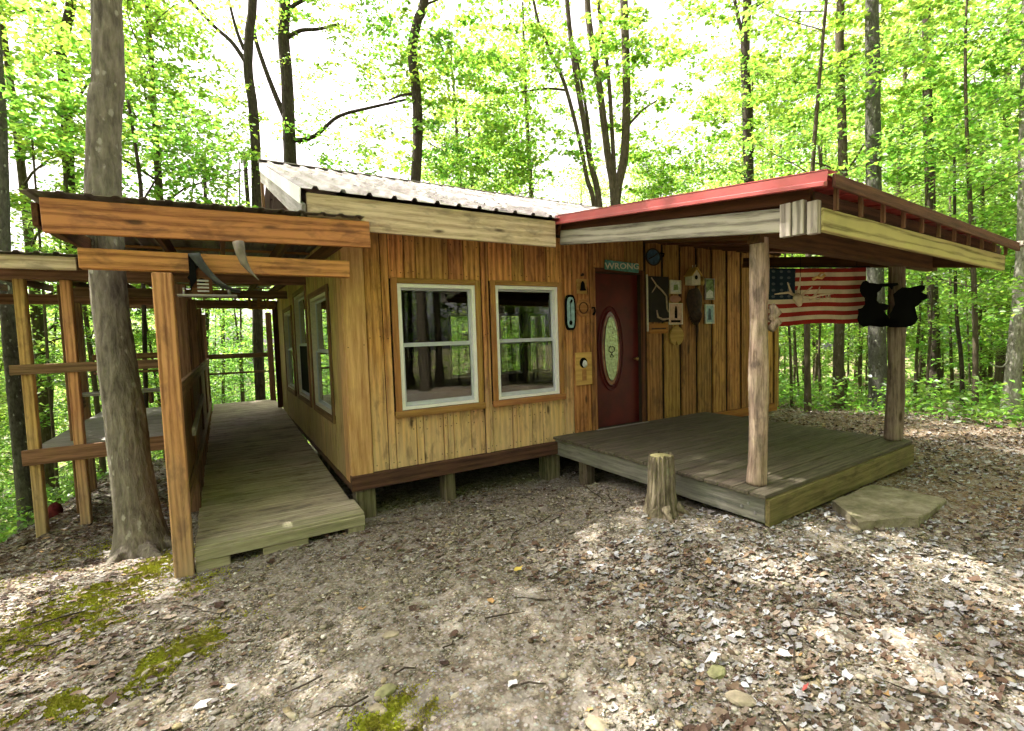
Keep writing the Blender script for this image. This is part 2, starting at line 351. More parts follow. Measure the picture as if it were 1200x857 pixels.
M['bark_lichen'] = bark('dark_lichen_bark', (0.035, 0.033, 0.028), (0.15, 0.145, 0.12), (0.42, 0.43, 0.38), 0.8, 6)
M['bark_far'] = bark('far_bark', (0.04, 0.032, 0.02), (0.13, 0.105, 0.07), (0.26, 0.25, 0.2), 0.3)
M['stump'] = bark('stump_bark', (0.035, 0.027, 0.016), (0.33, 0.28, 0.19), (0.26, 0.28, 0.17), 0.4, 1.4)

# ------------------------------------------------------------------ ground
CP = np.array([(-1.04,-4.98,0),(2.2,-2,0),(2.45,-2.85,.05),(4.1,-3.1,.02),(5.4,-2.9,.0),(.1,-.05,-.23),(1.1,-.05,-.24),(2.5,-.05,-.26),(2.5,-1.3,-.07),(-1.4,-.5,-.21),(-1.3,-1.3,-.14),
 (-.1,-.7,-.16),(1.2,-1.2,-.09),(-1.85,.8,-.30),(-2.5,2,-.36),(-2.9,2.1,-.38),(-2.3,-.5,-.17),(-2.4,-2.2,-.10),(-2.5,-4.5,-.06),(8.8,-2.8,0.01),(7.5,-2,0),(6.5,0,-.02),(12,-6,0),(0,-10,.08),(6,-8,.04),(5,3,-.35),(1,6,-.75),(4,7,-.7),(-1.5,4,-.8),(9,2,-.15),
 (8.5,-5,.0),(4.5,-5,-.0),(2,-4,.0),(1,-7,.02)])
def gz(x, y):
    x = np.asarray(x, float); y = np.asarray(y, float)
    num = 0; den = 0
    for cx, cy_, cz in CP:
        wgt = 1.0/((x-cx)**2+(y-cy_)**2+0.05)**1.8; num = num+wgt*cz; den = den+wgt
    z = num/den
    l = np.maximum(0, -(x+2.75)-0.15*np.maximum(0, -(y+1))); z = z - 0.55*l**1.25/(1+0.05*l)
    b = np.maximum(0, y-7.5); z = z - 0.30*b/(1+0.01*b)
    rr = np.maximum(0, np.hypot(x-1, y+2)-8.0); z = z - 0.10*rr/(1+0.03*rr)
    return np.maximum(z, -9.0)
def gzf(x, y): return float(gz(x, y))
def axis(a, b, st, far):
    c = list(np.arange(a, b, st)); g = st; v = c[-1]; o = []
    while v < far: g *= 1.13; v += g; o.append(v)
    g = st; v = c[0]; q = []
    while v > -far: g *= 1.13; v -= g; q.append(v)
    return np.array(q[::-1]+c+o)
ax_, ay_ = axis(-4.5, 9.5, 0.07, 160), axis(-5.5, 4.5, 0.07, 160)
GX, GY = np.meshgrid(ax_, ay_, indexing='ij'); GZ = gz(GX, GY)
near = ((GX > -5) & (GX < 10) & (GY > -6) & (GY < 5)).astype(float)
GZ = GZ + rng.normal(0, 0.006, GZ.shape)*near
for _ in range(26):   # soft humps
    cx, cy_ = rng.uniform(-4, 9), rng.uniform(-5, 2); s_ = rng.uniform(0.12, 0.5)
    GZ = GZ + rng.uniform(-0.025, 0.03)*np.exp(-((GX-cx)**2+(GY-cy_)**2)/s_**2)
nx, ny = GX.shape; idx = np.arange(nx*ny).reshape(nx, ny)
Fq = np.stack([idx[:-1, :-1], idx[1:, :-1], idx[1:, 1:], idx[:-1, 1:]], -1).reshape(-1, 4)
def groundmat():
    t = NT('forest_ground'); pos = t.n('ShaderNodeNewGeometry').outputs['Position']
    n1 = t.noise(pos, 0.9, 5, 0.65); n2 = t.noise(pos, 14, 5, 0.7); n3 = t.noise(pos, 60, 3, 0.6)
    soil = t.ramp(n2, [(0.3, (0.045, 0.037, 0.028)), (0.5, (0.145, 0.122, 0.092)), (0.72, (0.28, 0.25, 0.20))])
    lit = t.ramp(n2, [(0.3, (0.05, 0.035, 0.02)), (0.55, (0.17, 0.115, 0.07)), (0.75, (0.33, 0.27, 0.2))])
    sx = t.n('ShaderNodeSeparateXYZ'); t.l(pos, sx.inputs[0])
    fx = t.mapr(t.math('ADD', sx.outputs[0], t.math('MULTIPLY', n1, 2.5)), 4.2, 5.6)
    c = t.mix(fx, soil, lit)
    v = t.vor(pos, 38, 'F1', 1); vd = t.vor(pos, 38, 'F1', 0)
    peb = t.mix(0.55, v, (0.24, 0.20, 0.14)); peb = t.hsv(peb, 0.5, 0.25, 0.62)
    c = t.mix(t.mapr(vd, 0.42, 0.25, 0, 0.65), c, peb)
    v2 = t.vor(pos, 110, 'F1', 1); v2d = t.vor(pos, 110, 'F1', 0); c = t.mix(0.45, c, t.mix(1.0, c, t.hsv(v2, 0.5, 0.15, 1.9), 'MULTIPLY'))
    ln = t.vor(pos, 17, 'F1', 1); lsep = t.n('ShaderNodeSeparateColor'); t.l(ln, lsep.inputs[0])
    c = t.mix(t.math('MULTIPLY', t.mapr(lsep.outputs[0], 0.72, 0.75), 0.4), c, (0.30, 0.28, 0.25))
    # bare green weeds further out
    dist = t.n('ShaderNodeVectorMath', operation='DISTANCE'); t.l(pos, dist.inputs[0]); dist.inputs[1].default_value = (1, -2, 0)
    c = t.mix(t.mapr(t.math('ADD', dist.outputs['Value'], t.math('MULTIPLY', n1, 2)), 9.5, 12, 0, 0.6), c, t.mix(n2, (0.07, 0.10, 0.02), (0.16, 0.13, 0.06)))
    h = t.math('ADD', t.math('MULTIPLY', n2, 0.5), t.math('ADD', t.math('MULTIPLY', n3, 0.3), t.math('MULTIPLY', vd, -0.4)))
    return t.done(t.bsdf(c, 0.95, t.bump(h, 0.9, 0.03), 0, 0.1))
M['ground'] = groundmat()
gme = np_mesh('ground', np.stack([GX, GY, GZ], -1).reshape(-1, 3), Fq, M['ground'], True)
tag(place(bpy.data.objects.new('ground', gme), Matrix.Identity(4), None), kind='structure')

def islandmat(name, stops, rough=0.85, spec=0.2, moss=False):
    t = NT(name); geo = t.n('ShaderNodeNewGeometry'); rp = geo.outputs['Random Per Island']
    c = t.ramp(rp, stops, 'LINEAR'); n = t.noise(geo.outputs['Position'], 45, 3, 0.6)
    c = t.mix(1.0, c, t.ramp(n, [(0.3, 0.72), (0.7, 1.12)]), 'MULTIPLY')
    return t.done(t.bsdf(c, rough, t.bump(n, 0.3, 0.01), 0, spec))
M['gravel'] = islandmat('gravel_stone', [(0, (0.07, 0.05, 0.03)), (0.2, (0.19, 0.16, 0.11)), (0.4, (0.29, 0.26, 0.19)), (0.55, (0.10, 0.085, 0.065)), (0.75, (0.38, 0.355, 0.30)), (0.9, (0.31, 0.25, 0.13)), (1, (0.60, 0.58, 0.53))])
M['litter'] = islandmat('dry_leaves', [(0, (0.04, 0.024, 0.016)), (0.3, (0.10, 0.06, 0.04)), (0.5, (0.19, 0.135, 0.09)), (0.7, (0.24, 0.21, 0.18)), (0.9, (0.33, 0.315, 0.30)), (0.96, (0.34, 0.20, 0.07)), (1, (0.44, 0.43, 0.42))], 0.7)
M['litter_pale'] = islandmat('pale_dry_leaves', [(0, (0.17, 0.155, 0.145)), (0.5, (0.30, 0.30, 0.31)), (1, (0.46, 0.47, 0.49))], 0.6)
# blocked footprint: deck and piers, cabin
def inside_deck(x, y): return (x > 2.5) & (x < 5.4) & (y > -2.8) & (y < 0)
def unit_ico():
    bm = bmesh.new(); bmesh.ops.create_icosphere(bm, subdivisions=1, radius=1)
    V = np.array([v.co[:] for v in bm.verts]); Fc = np.array([[v.index for v in f.verts] for f in bm.faces]); bm.free(); return V, Fc
IV, IF = unit_ico()
def stones(name, XY, S, mat, sink=0.35):
    n = len(XY); ang = rng.uniform(0, 2*np.pi, n)
    sx_ = S*rng.uniform(0.75, 1.35, n); sy_ = S*rng.uniform(0.6, 1.0, n); sz_ = S*rng.uniform(0.22, 0.5, n)
    V = IV[None]*(1+rng.uniform(-0.34, 0.34, (n, len(IV), 1)))
    V = V*np.stack([sx_, sy_, sz_], -1)[:, None, :]
    c, s = np.cos(ang)[:, None], np.sin(ang)[:, None]
    tl = rng.normal(0, 0.25, (n, 1))
    x = V[..., 0]*c - V[..., 1]*s; y = V[..., 0]*s + V[..., 1]*c; z = V[..., 2] + tl*V[..., 0]
    g = gz(XY[:, 0], XY[:, 1])
    P = np.stack([x+XY[:, :1], y+XY[:, 1:], z+(g+sz_*(1-2*sink))[:, None]], -1).reshape(-1, 3)
    Fc = (IF[None]+(np.arange(n)*len(IV))[:, None, None]).reshape(-1, 3)
    return np_mesh(name, P, Fc, mat)
def scatter_xy(n, dens):
    out = []; tot = 0
    while tot < n:
        p = np.stack([rng.uniform(-4.2, 10, 60000), rng.uniform(-4.6, 3.0, 60000)], -1)
        k = rng.random(60000) < dens(p[:, 0], p[:, 1]); p = p[k & ~inside_deck(p[:, 0], p[:, 1])]; out.append(p); tot += len(p)
        if len(out) > 400: break
    return np.concatenate(out)[:n]
def patch(x, y, cx, cy_, s): return np.exp(-((x-cx)**2+(y-cy_)**2)/s**2)
def dcam(x, y): return np.hypot(x+1.04, y+4.98)
def clump(x, y, seed, k=1.4):
    r_ = np.random.default_rng(seed); v = 0
    for i in range(7):
        a, b, c = r_.uniform(-k, k), r_.uniform(-k, k), r_.uniform(0, 6.3); v = v+np.sin(a*x*1.8+b*y*1.8+c)
    return 0.5+0.5*np.tanh(v*0.6)
gd = lambda x, y: np.clip(0.25+0.8*clump(x, y, 3, 2.2), 0.15, 1)*np.clip(6.0/(dcam(x, y)+1.5), 0, 1)*np.where((y > 0.4) & (x > -1), 0.0, 1.0)*np.where(x < -2.7, 0.3, 1)*np.where(x > 4, 0.55, 1)
XY = scatter_xy(30000, gd); S = np.exp(rng.normal(math.log(0.0095), 0.45, len(XY))).clip(0.004, 0.028)
gm = stones('gravel', XY, S, M['gravel'])
tag(place(bpy.data.objects.new('gravel', gm), Matrix.Identity(4), None), 'beige and grey gravel strewn over the bare ground before the cabin', kind='stuff')
OV = np.array([(1, 0, 0), (-1, 0, 0), (0, 1, 0), (0, -1, 0), (0, 0, 1), (0, 0, -1)], float); OF = np.array([(0, 2, 4), (2, 1, 4), (1, 3, 4), (3, 0, 4), (2, 0, 5), (1, 2, 5), (3, 1, 5), (0, 3, 5)])
IV_, IF_ = IV, IF; IV, IF = OV, OF
XY = scatter_xy(90000, lambda x, y: np.clip(gd(x, y)*1.3+0.1, 0, 1)*np.where((y > 0.6) & (x > -1), 0, 1)); S = np.exp(rng.normal(math.log(0.0058), 0.4, len(XY))).clip(0.003, 0.014)
tag(place(bpy.data.objects.new('grit', stones('grit', XY, S, M['gravel'])), Matrix.Identity(4), None), 'fine grey and tan grit covering the clearing', kind='stuff')
XY = np.stack([rng.uniform(-2.6, 3.6, 42000), rng.uniform(-4.5, -1.6, 42000)], -1); S = np.exp(rng.normal(math.log(0.0046), 0.35, len(XY))).clip(0.0025, 0.009); XY = XY[~inside_deck(XY[:, 0], XY[:, 1])]; S = S[:len(XY)]
tag(place(bpy.data.objects.new('grit', stones('grit_near', XY, S, M['gravel'])), Matrix.Identity(4), None), 'finest sandy grit close to the viewer', kind='stuff')
IV, IF = IV_, IF_
def leaves(name, XY, S, mat, tilt=0.16, lift=0.006, kind='star'):
    n = len(XY); a0 = rng.uniform(0, 6.28, n); K = 10
    th = a0[:, None]+np.linspace(0, 2*np.pi, K, endpoint=False)[None]
    rr = np.where(np.arange(K) % 2 == 0, 1.0, 0.76)[None]*rng.uniform(0.55, 1.2, (n, K))
    rr = rr*(1-0.30*np.abs(np.sin((th-a0[:, None])/2)))
    x = np.cos(th)*rr; y = np.sin(th)*rr*rng.uniform(0.4, 0.9, (n, 1)); curl = rng.normal(0, 0.28, (n, 1))
    z = curl*(x**2)+rng.normal(0, 0.3, (n, 1))*y*x+np.abs(rng.normal(0, 0.12, (n, K)))
    x = np.concatenate([x, np.zeros((n, 1))], 1); y = np.concatenate([y, np.zeros((n, 1))], 1); z = np.concatenate([z, np.full((n, 1), -0.04)], 1)
    tx, ty = rng.normal(0, tilt, (n, 1)), rng.normal(0, tilt, (n, 1)); z = z+tx*x+ty*y
    z = z-z.min(1, keepdims=True)*0.8
    s = S[:, None]; g = gz(XY[:, 0], XY[:, 1])[:, None]
    P = np.stack([x*s+XY[:, :1], y*s+XY[:, 1:], z*s+g+lift], -1).reshape(-1, 3)
    b = (np.arange(n)*(K+1))[:, None]; i = np.arange(K)[None]
    Fc = np.stack([np.broadcast_to(b+K, (n, K)), b+i, b+(i+1) % K], -1).reshape(-1, 3)
    return np_mesh(name, P, Fc, mat)
ld = lambda x, y: np.clip((0.10+0.9*clump(x, y, 11, 1.8)**2)*(0.25+0.75/(1+np.exp(-(x-1.4)*1.5)))+0.55*np.exp(-((x+2.6)/0.8)**2), 0, 1)*np.where((y > 0.2) & (x > -1.5), 0.0, 1.0)
XY = scatter_xy(32000, ld); S = np.exp(rng.normal(math.log(0.021), 0.42, len(XY))).clip(0.008, 0.05)
tag(place(bpy.data.objects.new('leaf_litter', leaves('leaf_litter', XY, S, M['litter'])), Matrix.Identity(4), None), 'dry grey and tan fallen leaves scattered over the forest ground', kind='stuff')
# far litter out to the crest on the right
P_ = np.stack([rng.uniform(5, 12, 9000), rng.uniform(-9, 2.2, 9000)], -1)
tag(place(bpy.data.objects.new('leaf_litter', leaves('leaf_litter_far', P_, rng.uniform(0.03, 0.06, 9000), M['litter'])), Matrix.Identity(4), None), 'thick brown leaf litter on the crest right of the porch', kind='stuff')
P_ = np.stack([rng.uniform(-6.5, -1.3, 9000), rng.uniform(1.5, 9, 9000)], -1)
tag(place(bpy.data.objects.new('leaf_litter', leaves('leaf_litter_left', P_, rng.uniform(0.03, 0.06, 9000), M['litter'])), Matrix.Identity(4), None), 'brown leaf litter on the slope under the left platform', kind='stuff')
P_ = np.stack([rng.uniform(0.8, 7.5, 2600), rng.uniform(-4.5, -2.2, 2600)], -1); P_ = P_[~inside_deck(P_[:, 0], P_[:, 1])]
tag(place(bpy.data.objects.new('leaf_litter', leaves('leaf_litter_pale', P_, rng.uniform(0.022, 0.045, len(P_)), M['litter_pale'])), Matrix.Identity(4), None), 'larger pale grey fallen leaves on the right of the clearing', kind='stuff')
# sticks
mb = MB()
for i in range(80):
    x, y = rng.uniform(-3, 7), rng.uniform(-4.2, -0.3)
    if 2.3 < x < 5.6 and y > -3: continue
    L = rng.uniform(0.08, 0.38); a = rng.uniform(0, 6.28); z = gzf(x, y)+0.015; pts = []
    for k in range(4):
        q = k/3-0.5; pts.append((x+math.cos(a)*L*q+rng.normal(0, 0.012), y+math.sin(a)*L*q+rng.normal(0, 0.012), z+rng.uniform(0, 0.012)))
    mb.tube(pts, [0.005, 0.005, 0.004, 0.002], 5)
tag(mb.build('twigs', None, M['bark_dark']), 'thin dark twigs lying on the gravel and leaves', kind='stuff')
# moss sheets
def mossmat():
    t = NT('green_moss'); pos = t.n('ShaderNodeNewGeometry').outputs['Position']; n = t.noise(pos, 7, 5, 0.7); n2 = t.noise(pos, 120, 2, 0.7)
    c = t.ramp(n, [(0.3, (0.28, 0.22, 0.07)), (0.5, (0.42, 0.42, 0.06)), (0.7, (0.54, 0.60, 0.07))])
    return t.done(t.bsdf(c, 1.0, t.bump(n2, 1.0, 0.02), 0, 0.0))
M['moss'] = mossmat()
def zfloor(px, py, z=-0.1):
    for _ in range(12):
        d = ray(px, py); k = (z-CAM.z)/d.z; P = CAM+d*k; z = gzf(P.x, P.y)
    return P
V_ = []
for (px, py, n_, sp) in ((120, 690, 2600, 0.22), (60, 735, 1800, 0.16), (160, 672, 1500, 0.16), (200, 700, 700, 0.12), (95, 742, 1400, 0.1), (190, 775, 1900, 0.11), (150, 800, 1100, 0.09), (90, 660, 900, 0.2),
                        (460, 835, 700, 0.07), (20, 745, 900, 0.1), (240, 755, 500, 0.07), (480, 848, 500, 0.06), (55, 835, 700, 0.08)):
    P = zfloor(px, py)
    dirv = (zfloor(px+60, py-30)-P); a = math.atan2(dirv.y, dirv.x)
    q = rng.normal(0, sp*1.25, (int(n_*1.5), 2))*np.array([1.4, 0.55]); X_ = P.x+q[:, 0]*math.cos(a)-q[:, 1]*math.sin(a); Y_ = P.y+q[:, 0]*math.sin(a)+q[:, 1]*math.cos(a)
    kk = clump(X_, Y_, 21, 6.0)*0.6+clump(X_, Y_, 23, 14.0)*0.4 > 0.30; X_, Y_ = X_[kk], Y_[kk]
    V_.append(np.stack([X_, Y_], -1))
XY = np.concatenate(V_)
def tufts(XY, h0, h1, wd):
    n = len(XY); a = rng.uniform(0, 6.28, n); g = gz(XY[:, 0], XY[:, 1]); h = rng.uniform(h0, h1, n); d = np.stack([np.cos(a), np.sin(a)], -1)*wd
    lean = rng.normal(0, 0.6, (n, 2))*h[:, None]
    A = np.stack([XY[:, 0]-d[:, 0], XY[:, 1]-d[:, 1], g], -1); B = np.stack([XY[:, 0]+d[:, 0], XY[:, 1]+d[:, 1], g], -1); C_ = np.stack([XY[:, 0]+lean[:, 0], XY[:, 1]+lean[:, 1], g+h+0.006], -1)
    return np.stack([A, B, C_], 1).reshape(-1, 3), np.arange(3*n).reshape(n, 3)
V1, F1 = tufts(np.repeat(XY, 2, 0)+rng.normal(0, 0.008, (len(XY)*2, 2)), 0.003, 0.009, 0.010)
tag(place(bpy.data.objects.new('moss', np_mesh('moss', V1, F1, M['moss'])), Matrix.Identity(4), None), 'bright yellow green moss patches on the ground by the left post and tree', kind='stuff')

# ------------------------------------------------------------------ corrugated sheets
def sheet(name, parent, mat, O, U, Vv, wid, length, pitch=0.23, rib=0.022, thick=0.004):
    """ribs run along Vv; O corner; U unit across; normal up"""
    O = Vector(O); U = Vector(U).normalized(); Vv = Vector(Vv).normalized(); N = U.cross(Vv)
    if N.z < 0: N = -N
    xs = [(0, 0)]; x = pitch*0.5
    while x < wid-0.03:
        xs += [(x-0.03, 0), (x-0.014, rib), (x+0.014, rib), (x+0.03, 0)]; x += pitch
    xs.append((wid, 0)); ns = max(2, int(length/0.8)+1); mbx = MB(); vs = []; fs = []
    for k in range(ns+1):
        for (a, h) in xs: vs.append(O+U*a+Vv*(length*k/ns)+N*(h+random.uniform(-0.001, 0.001)))
    m = len(xs)
    for k in range(ns):
        for j in range(m-1): fs.append((k*m+j, k*m+j+1, (k+1)*m+j+1, (k+1)*m+j))
    nv = len(vs); vs += [v-N*thick for v in vs]; fs += [tuple(nv+i for i in reversed(f)) for f in list(fs)]
    for j in range(m-1): fs.append((j, nv+j, nv+j+1, j+1)); fs.append((ns*m+j, ns*m+j+1, nv+ns*m+j+1, nv+ns*m+j))
    mbx.add(vs, fs); me = bpy.data.meshes.new(name); me.from_pydata([tuple(Vector(v)-O) for v in mbx.v], [], mbx.f); me.materials.append(mat)
    return place(bpy.data.objects.new(name, me), Matrix.Translation(O), parent)

def rough_tube(Q, rad, n=44, step=0.04, amp=0.012, fr=(16, 2.2), seed=0.0, zmax=6.0):
    L = [0.0]
    for a, b_ in zip(Q[:-1], Q[1:]): L.append(L[-1]+(b_-a).length)
    m = MB(); pts = []; rr = []; d = 0.0
    while d < min(L[-1], zmax):
        i = max(k for k in range(len(L)) if L[k] <= d+1e-9); i = min(i, len(Q)-2); f = (d-L[i])/(L[i+1]-L[i]); pts.append(Q[i].lerp(Q[i+1], f)); rr.append(rad[i]+(rad[i+1]-rad[i])*f); d += step
    i = max(k for k in range(len(L)) if L[k] <= d+1e-9)
    for k in range(min(i+1, len(Q)-1), len(Q)): pts.append(Q[k]); rr.append(rad[k])
    vs = []; fs = []
    for k, p in enumerate(pts):
        t_ = (pts[min(k+1, len(pts)-1)]-pts[max(k-1, 0)]).normalized(); a = t_.cross(Vector((0.3, 1, 0.1))).normalized(); b_ = t_.cross(a)
        for j in range(n):
            th = 2*math.pi*j/n; c, s_ = math.cos(th), math.sin(th)
            v = mn.noise(Vector((c*fr[0]*0.3+seed, s_*fr[0]*0.3, p.z*fr[1]))); v2 = mn.noise(Vector((c*fr[0], s_*fr[0], p.z*fr[1]*3+seed))); v3 = mn.noise(Vector((c*1.3, s_*1.3+seed, p.z*1.1)))
            q = rr[k]+amp*(abs(v2)*-1.4+v*0.8)+rr[k]*0.07*v3; vs.append(p+a*c*q+b_*s_*q)
    for k in range(len(pts)-1):
        for j in range(n): fs.append((k*n+j, k*n+(j+1) % n, (k+1)*n+(j+1) % n, (k+1)*n+j))
    fs.append(tuple(range(n-1, -1, -1))); fs.append(tuple((len(pts)-1)*n+j for j in range(n))); m.add(vs, fs); return m

# ------------------------------------------------------------------ CABIN
XR = 7.32; YB = 6.4
cabin = thing('cabin', 'small single storey wooden cabin with vertical boards, white windows and pale metal roof', 'cabin', (0, 0, 0))
# structural wall cores with openings
def core_wall(name, axis_, pos, thick, a0, a1, z0, z1, holes, mat):
    m = MB(); cuts = sorted({a0, a1, *[h[0] for h in holes], *[h[1] for h in holes]})
    for c0, c1 in zip(cuts[:-1], cuts[1:]):
        hs_ = [h for h in holes if h[0] < (c0+c1)/2 < h[1]]; segs = [(z0, z1)]
        for h in hs_:
            segs = [s for q in segs for s in ((q[0], min(q[1], h[2])), (max(q[0], h[3]), q[1])) if s[1]-s[0] > 1e-4]
        for s in segs:
            if axis_ == 'x': m.box((c0, pos, s[0]), (c1, pos+thick, s[1]))
            else: m.box((pos, c0, s[0]), (pos+thick, c1, s[1]))
    return m.build(name, cabin, mat, (a0, pos, z0) if axis_ == 'x' else (pos, a0, z0))
W1 = (0.53, 1.43, 0.85, 2.18); W2 = (1.69, 2.58, 0.85, 2.19); DR = (3.20, 4.05, 0.30, 2.40)
LW = [(0.70, 1.92, 0.76, 2.16), (2.32, 3.55, 0.76, 2.32), (4.05, 5.20, 0.76, 2.16)]
WB = [(3.9, 4.62, 0.55, 2.2), (5.35, 6.08, 0.55, 2.2), (6.32, 6.95, 0.55, 2.2), (1.2, 2.1, 0.75, 2.1)]
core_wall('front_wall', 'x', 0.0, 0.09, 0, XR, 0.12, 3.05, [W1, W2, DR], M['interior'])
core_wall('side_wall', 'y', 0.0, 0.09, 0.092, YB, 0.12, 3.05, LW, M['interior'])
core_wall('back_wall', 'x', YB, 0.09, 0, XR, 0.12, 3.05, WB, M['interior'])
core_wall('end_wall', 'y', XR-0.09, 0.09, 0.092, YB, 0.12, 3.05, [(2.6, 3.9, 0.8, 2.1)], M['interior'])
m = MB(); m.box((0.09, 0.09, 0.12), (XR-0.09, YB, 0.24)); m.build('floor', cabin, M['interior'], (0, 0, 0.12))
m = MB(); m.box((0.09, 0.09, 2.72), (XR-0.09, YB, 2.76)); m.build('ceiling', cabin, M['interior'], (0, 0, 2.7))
# front boards
NAILS = []
def vboard(parent, x0, x1, z0, z1, mat, proud=0.0, t=0.024, y=-0.001):
    if x1-x0 < 0.012 or z1-z0 < 0.02: return
    j = random.uniform(0, 0.005)
    for zz in (z0+0.06, (z0+z1)/2+0.1, z1-0.07):
        for xx in ((x0+0.035, x1-0.035) if x1-x0 > 0.11 else ((x0+x1)/2,)): NAILS.append((xx+random.uniform(-0.006, 0.006), y-t-proud-j-0.0015, zz+random.uniform(-0.02, 0.02)))
    bar('board', parent, mat, ((x0+x1)/2, y-t/2-proud-j, z0), ((x0+x1)/2, y-t/2-proud-j, z1), x1-x0-0.008, t, (1, 0, 0), 0.004)
def run(x0, x1, wmin, wmax):
    xs = [x0]
    while xs[-1] < x1-wmax*1.25: xs.append(xs[-1]+random.uniform(wmin, wmax))
    xs.append(x1); return list(zip(xs[:-1], xs[1:]))
ZB = 0.245; ZT = 2.80
vboard(cabin, -0.025, 0.20, ZB-0.12, ZT-0.05, M['corner'], 0.022)
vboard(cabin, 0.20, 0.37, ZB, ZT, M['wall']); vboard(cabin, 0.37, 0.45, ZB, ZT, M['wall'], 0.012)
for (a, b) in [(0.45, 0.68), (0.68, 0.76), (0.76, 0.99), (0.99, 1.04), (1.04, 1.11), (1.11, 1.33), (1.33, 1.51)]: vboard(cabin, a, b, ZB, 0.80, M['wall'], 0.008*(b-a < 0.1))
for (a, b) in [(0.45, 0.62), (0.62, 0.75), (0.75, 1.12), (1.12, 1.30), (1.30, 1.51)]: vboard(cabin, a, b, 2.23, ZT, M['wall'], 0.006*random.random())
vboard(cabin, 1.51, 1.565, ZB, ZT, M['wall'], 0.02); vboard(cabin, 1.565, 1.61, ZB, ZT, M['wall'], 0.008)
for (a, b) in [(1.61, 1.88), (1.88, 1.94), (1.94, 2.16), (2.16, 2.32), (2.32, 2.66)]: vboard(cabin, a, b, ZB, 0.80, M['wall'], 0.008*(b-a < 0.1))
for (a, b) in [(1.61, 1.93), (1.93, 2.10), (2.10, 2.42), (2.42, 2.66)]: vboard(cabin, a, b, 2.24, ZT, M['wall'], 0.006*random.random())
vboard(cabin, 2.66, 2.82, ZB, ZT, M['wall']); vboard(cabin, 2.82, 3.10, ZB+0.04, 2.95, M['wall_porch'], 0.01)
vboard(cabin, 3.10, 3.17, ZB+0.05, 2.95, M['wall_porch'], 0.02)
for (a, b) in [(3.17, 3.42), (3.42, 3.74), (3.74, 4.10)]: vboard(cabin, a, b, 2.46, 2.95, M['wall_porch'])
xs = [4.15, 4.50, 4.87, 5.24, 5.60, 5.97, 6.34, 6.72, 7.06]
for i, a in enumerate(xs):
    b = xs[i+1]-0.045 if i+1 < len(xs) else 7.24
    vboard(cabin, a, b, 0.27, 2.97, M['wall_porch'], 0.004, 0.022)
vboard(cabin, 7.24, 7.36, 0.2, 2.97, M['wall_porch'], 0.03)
m = MB()
for (nx_, ny_, nz_) in NAILS: m.prism([(nx_+0.006*math.cos(a), nz_+0.006*math.sin(a)) for a in (0, 1.05, 2.1, 3.15, 4.2, 5.25)], lambda u, v, w_: (u, ny_+0.002-w_, v), 0.003)
tag(m.build('nail_heads', cabin, M['black_net'], (0, 0, 0)), kind='stuff')
# horizontal apron under far end
aabox('ledger', cabin, M['orangewood'], (4.3, -0.05, 0.13), (7.32, -0.003, 0.262))
aabox('sill_beam', cabin, M['sill_beam'], (-0.03, -0.075, 0.09), (2.72, -0.002, 0.243), 0.006)
aabox('sill_beam', cabin, M['sill_beam'], (-0.032, 0.0, 0.10), (-0.002, YB, 0.16), 0.004)
# side boards (x = 0 face)
def sboard(y0, y1, z0, z1, mat, proud=0.0, t=0.022):
    bar('board', cabin, mat, (-0.001-t/2-proud, (y0+y1)/2, z0), (-0.001-t/2-proud, (y0+y1)/2, z1), y1-y0-0.006, t, (0, 1, 0), 0.003)
sboard(0.0, 0.20, 0.16, 2.75, M['corner'], 0.004)
def side_run(a, b, z0, z1):
    for y0, y1 in run(a, b, 0.13, 0.24): sboard(y0, y1, z0, z1, M['wall_side'], random.uniform(0, 0.006))
side_run(0.20, 0.62, 0.165, 2.75)
prev = None
for (a, b, z0, z1) in LW:
    side_run(a-0.08, b+0.08, 0.165, z0-0.05); side_run(a-0.08, b+0.08, z1+0.05, 2.75)
side_run(2.0, 2.24, 0.165, 2.75); side_run(3.63, 3.97, 0.165, 2.75); side_run(5.28, YB, 0.165, 2.75)
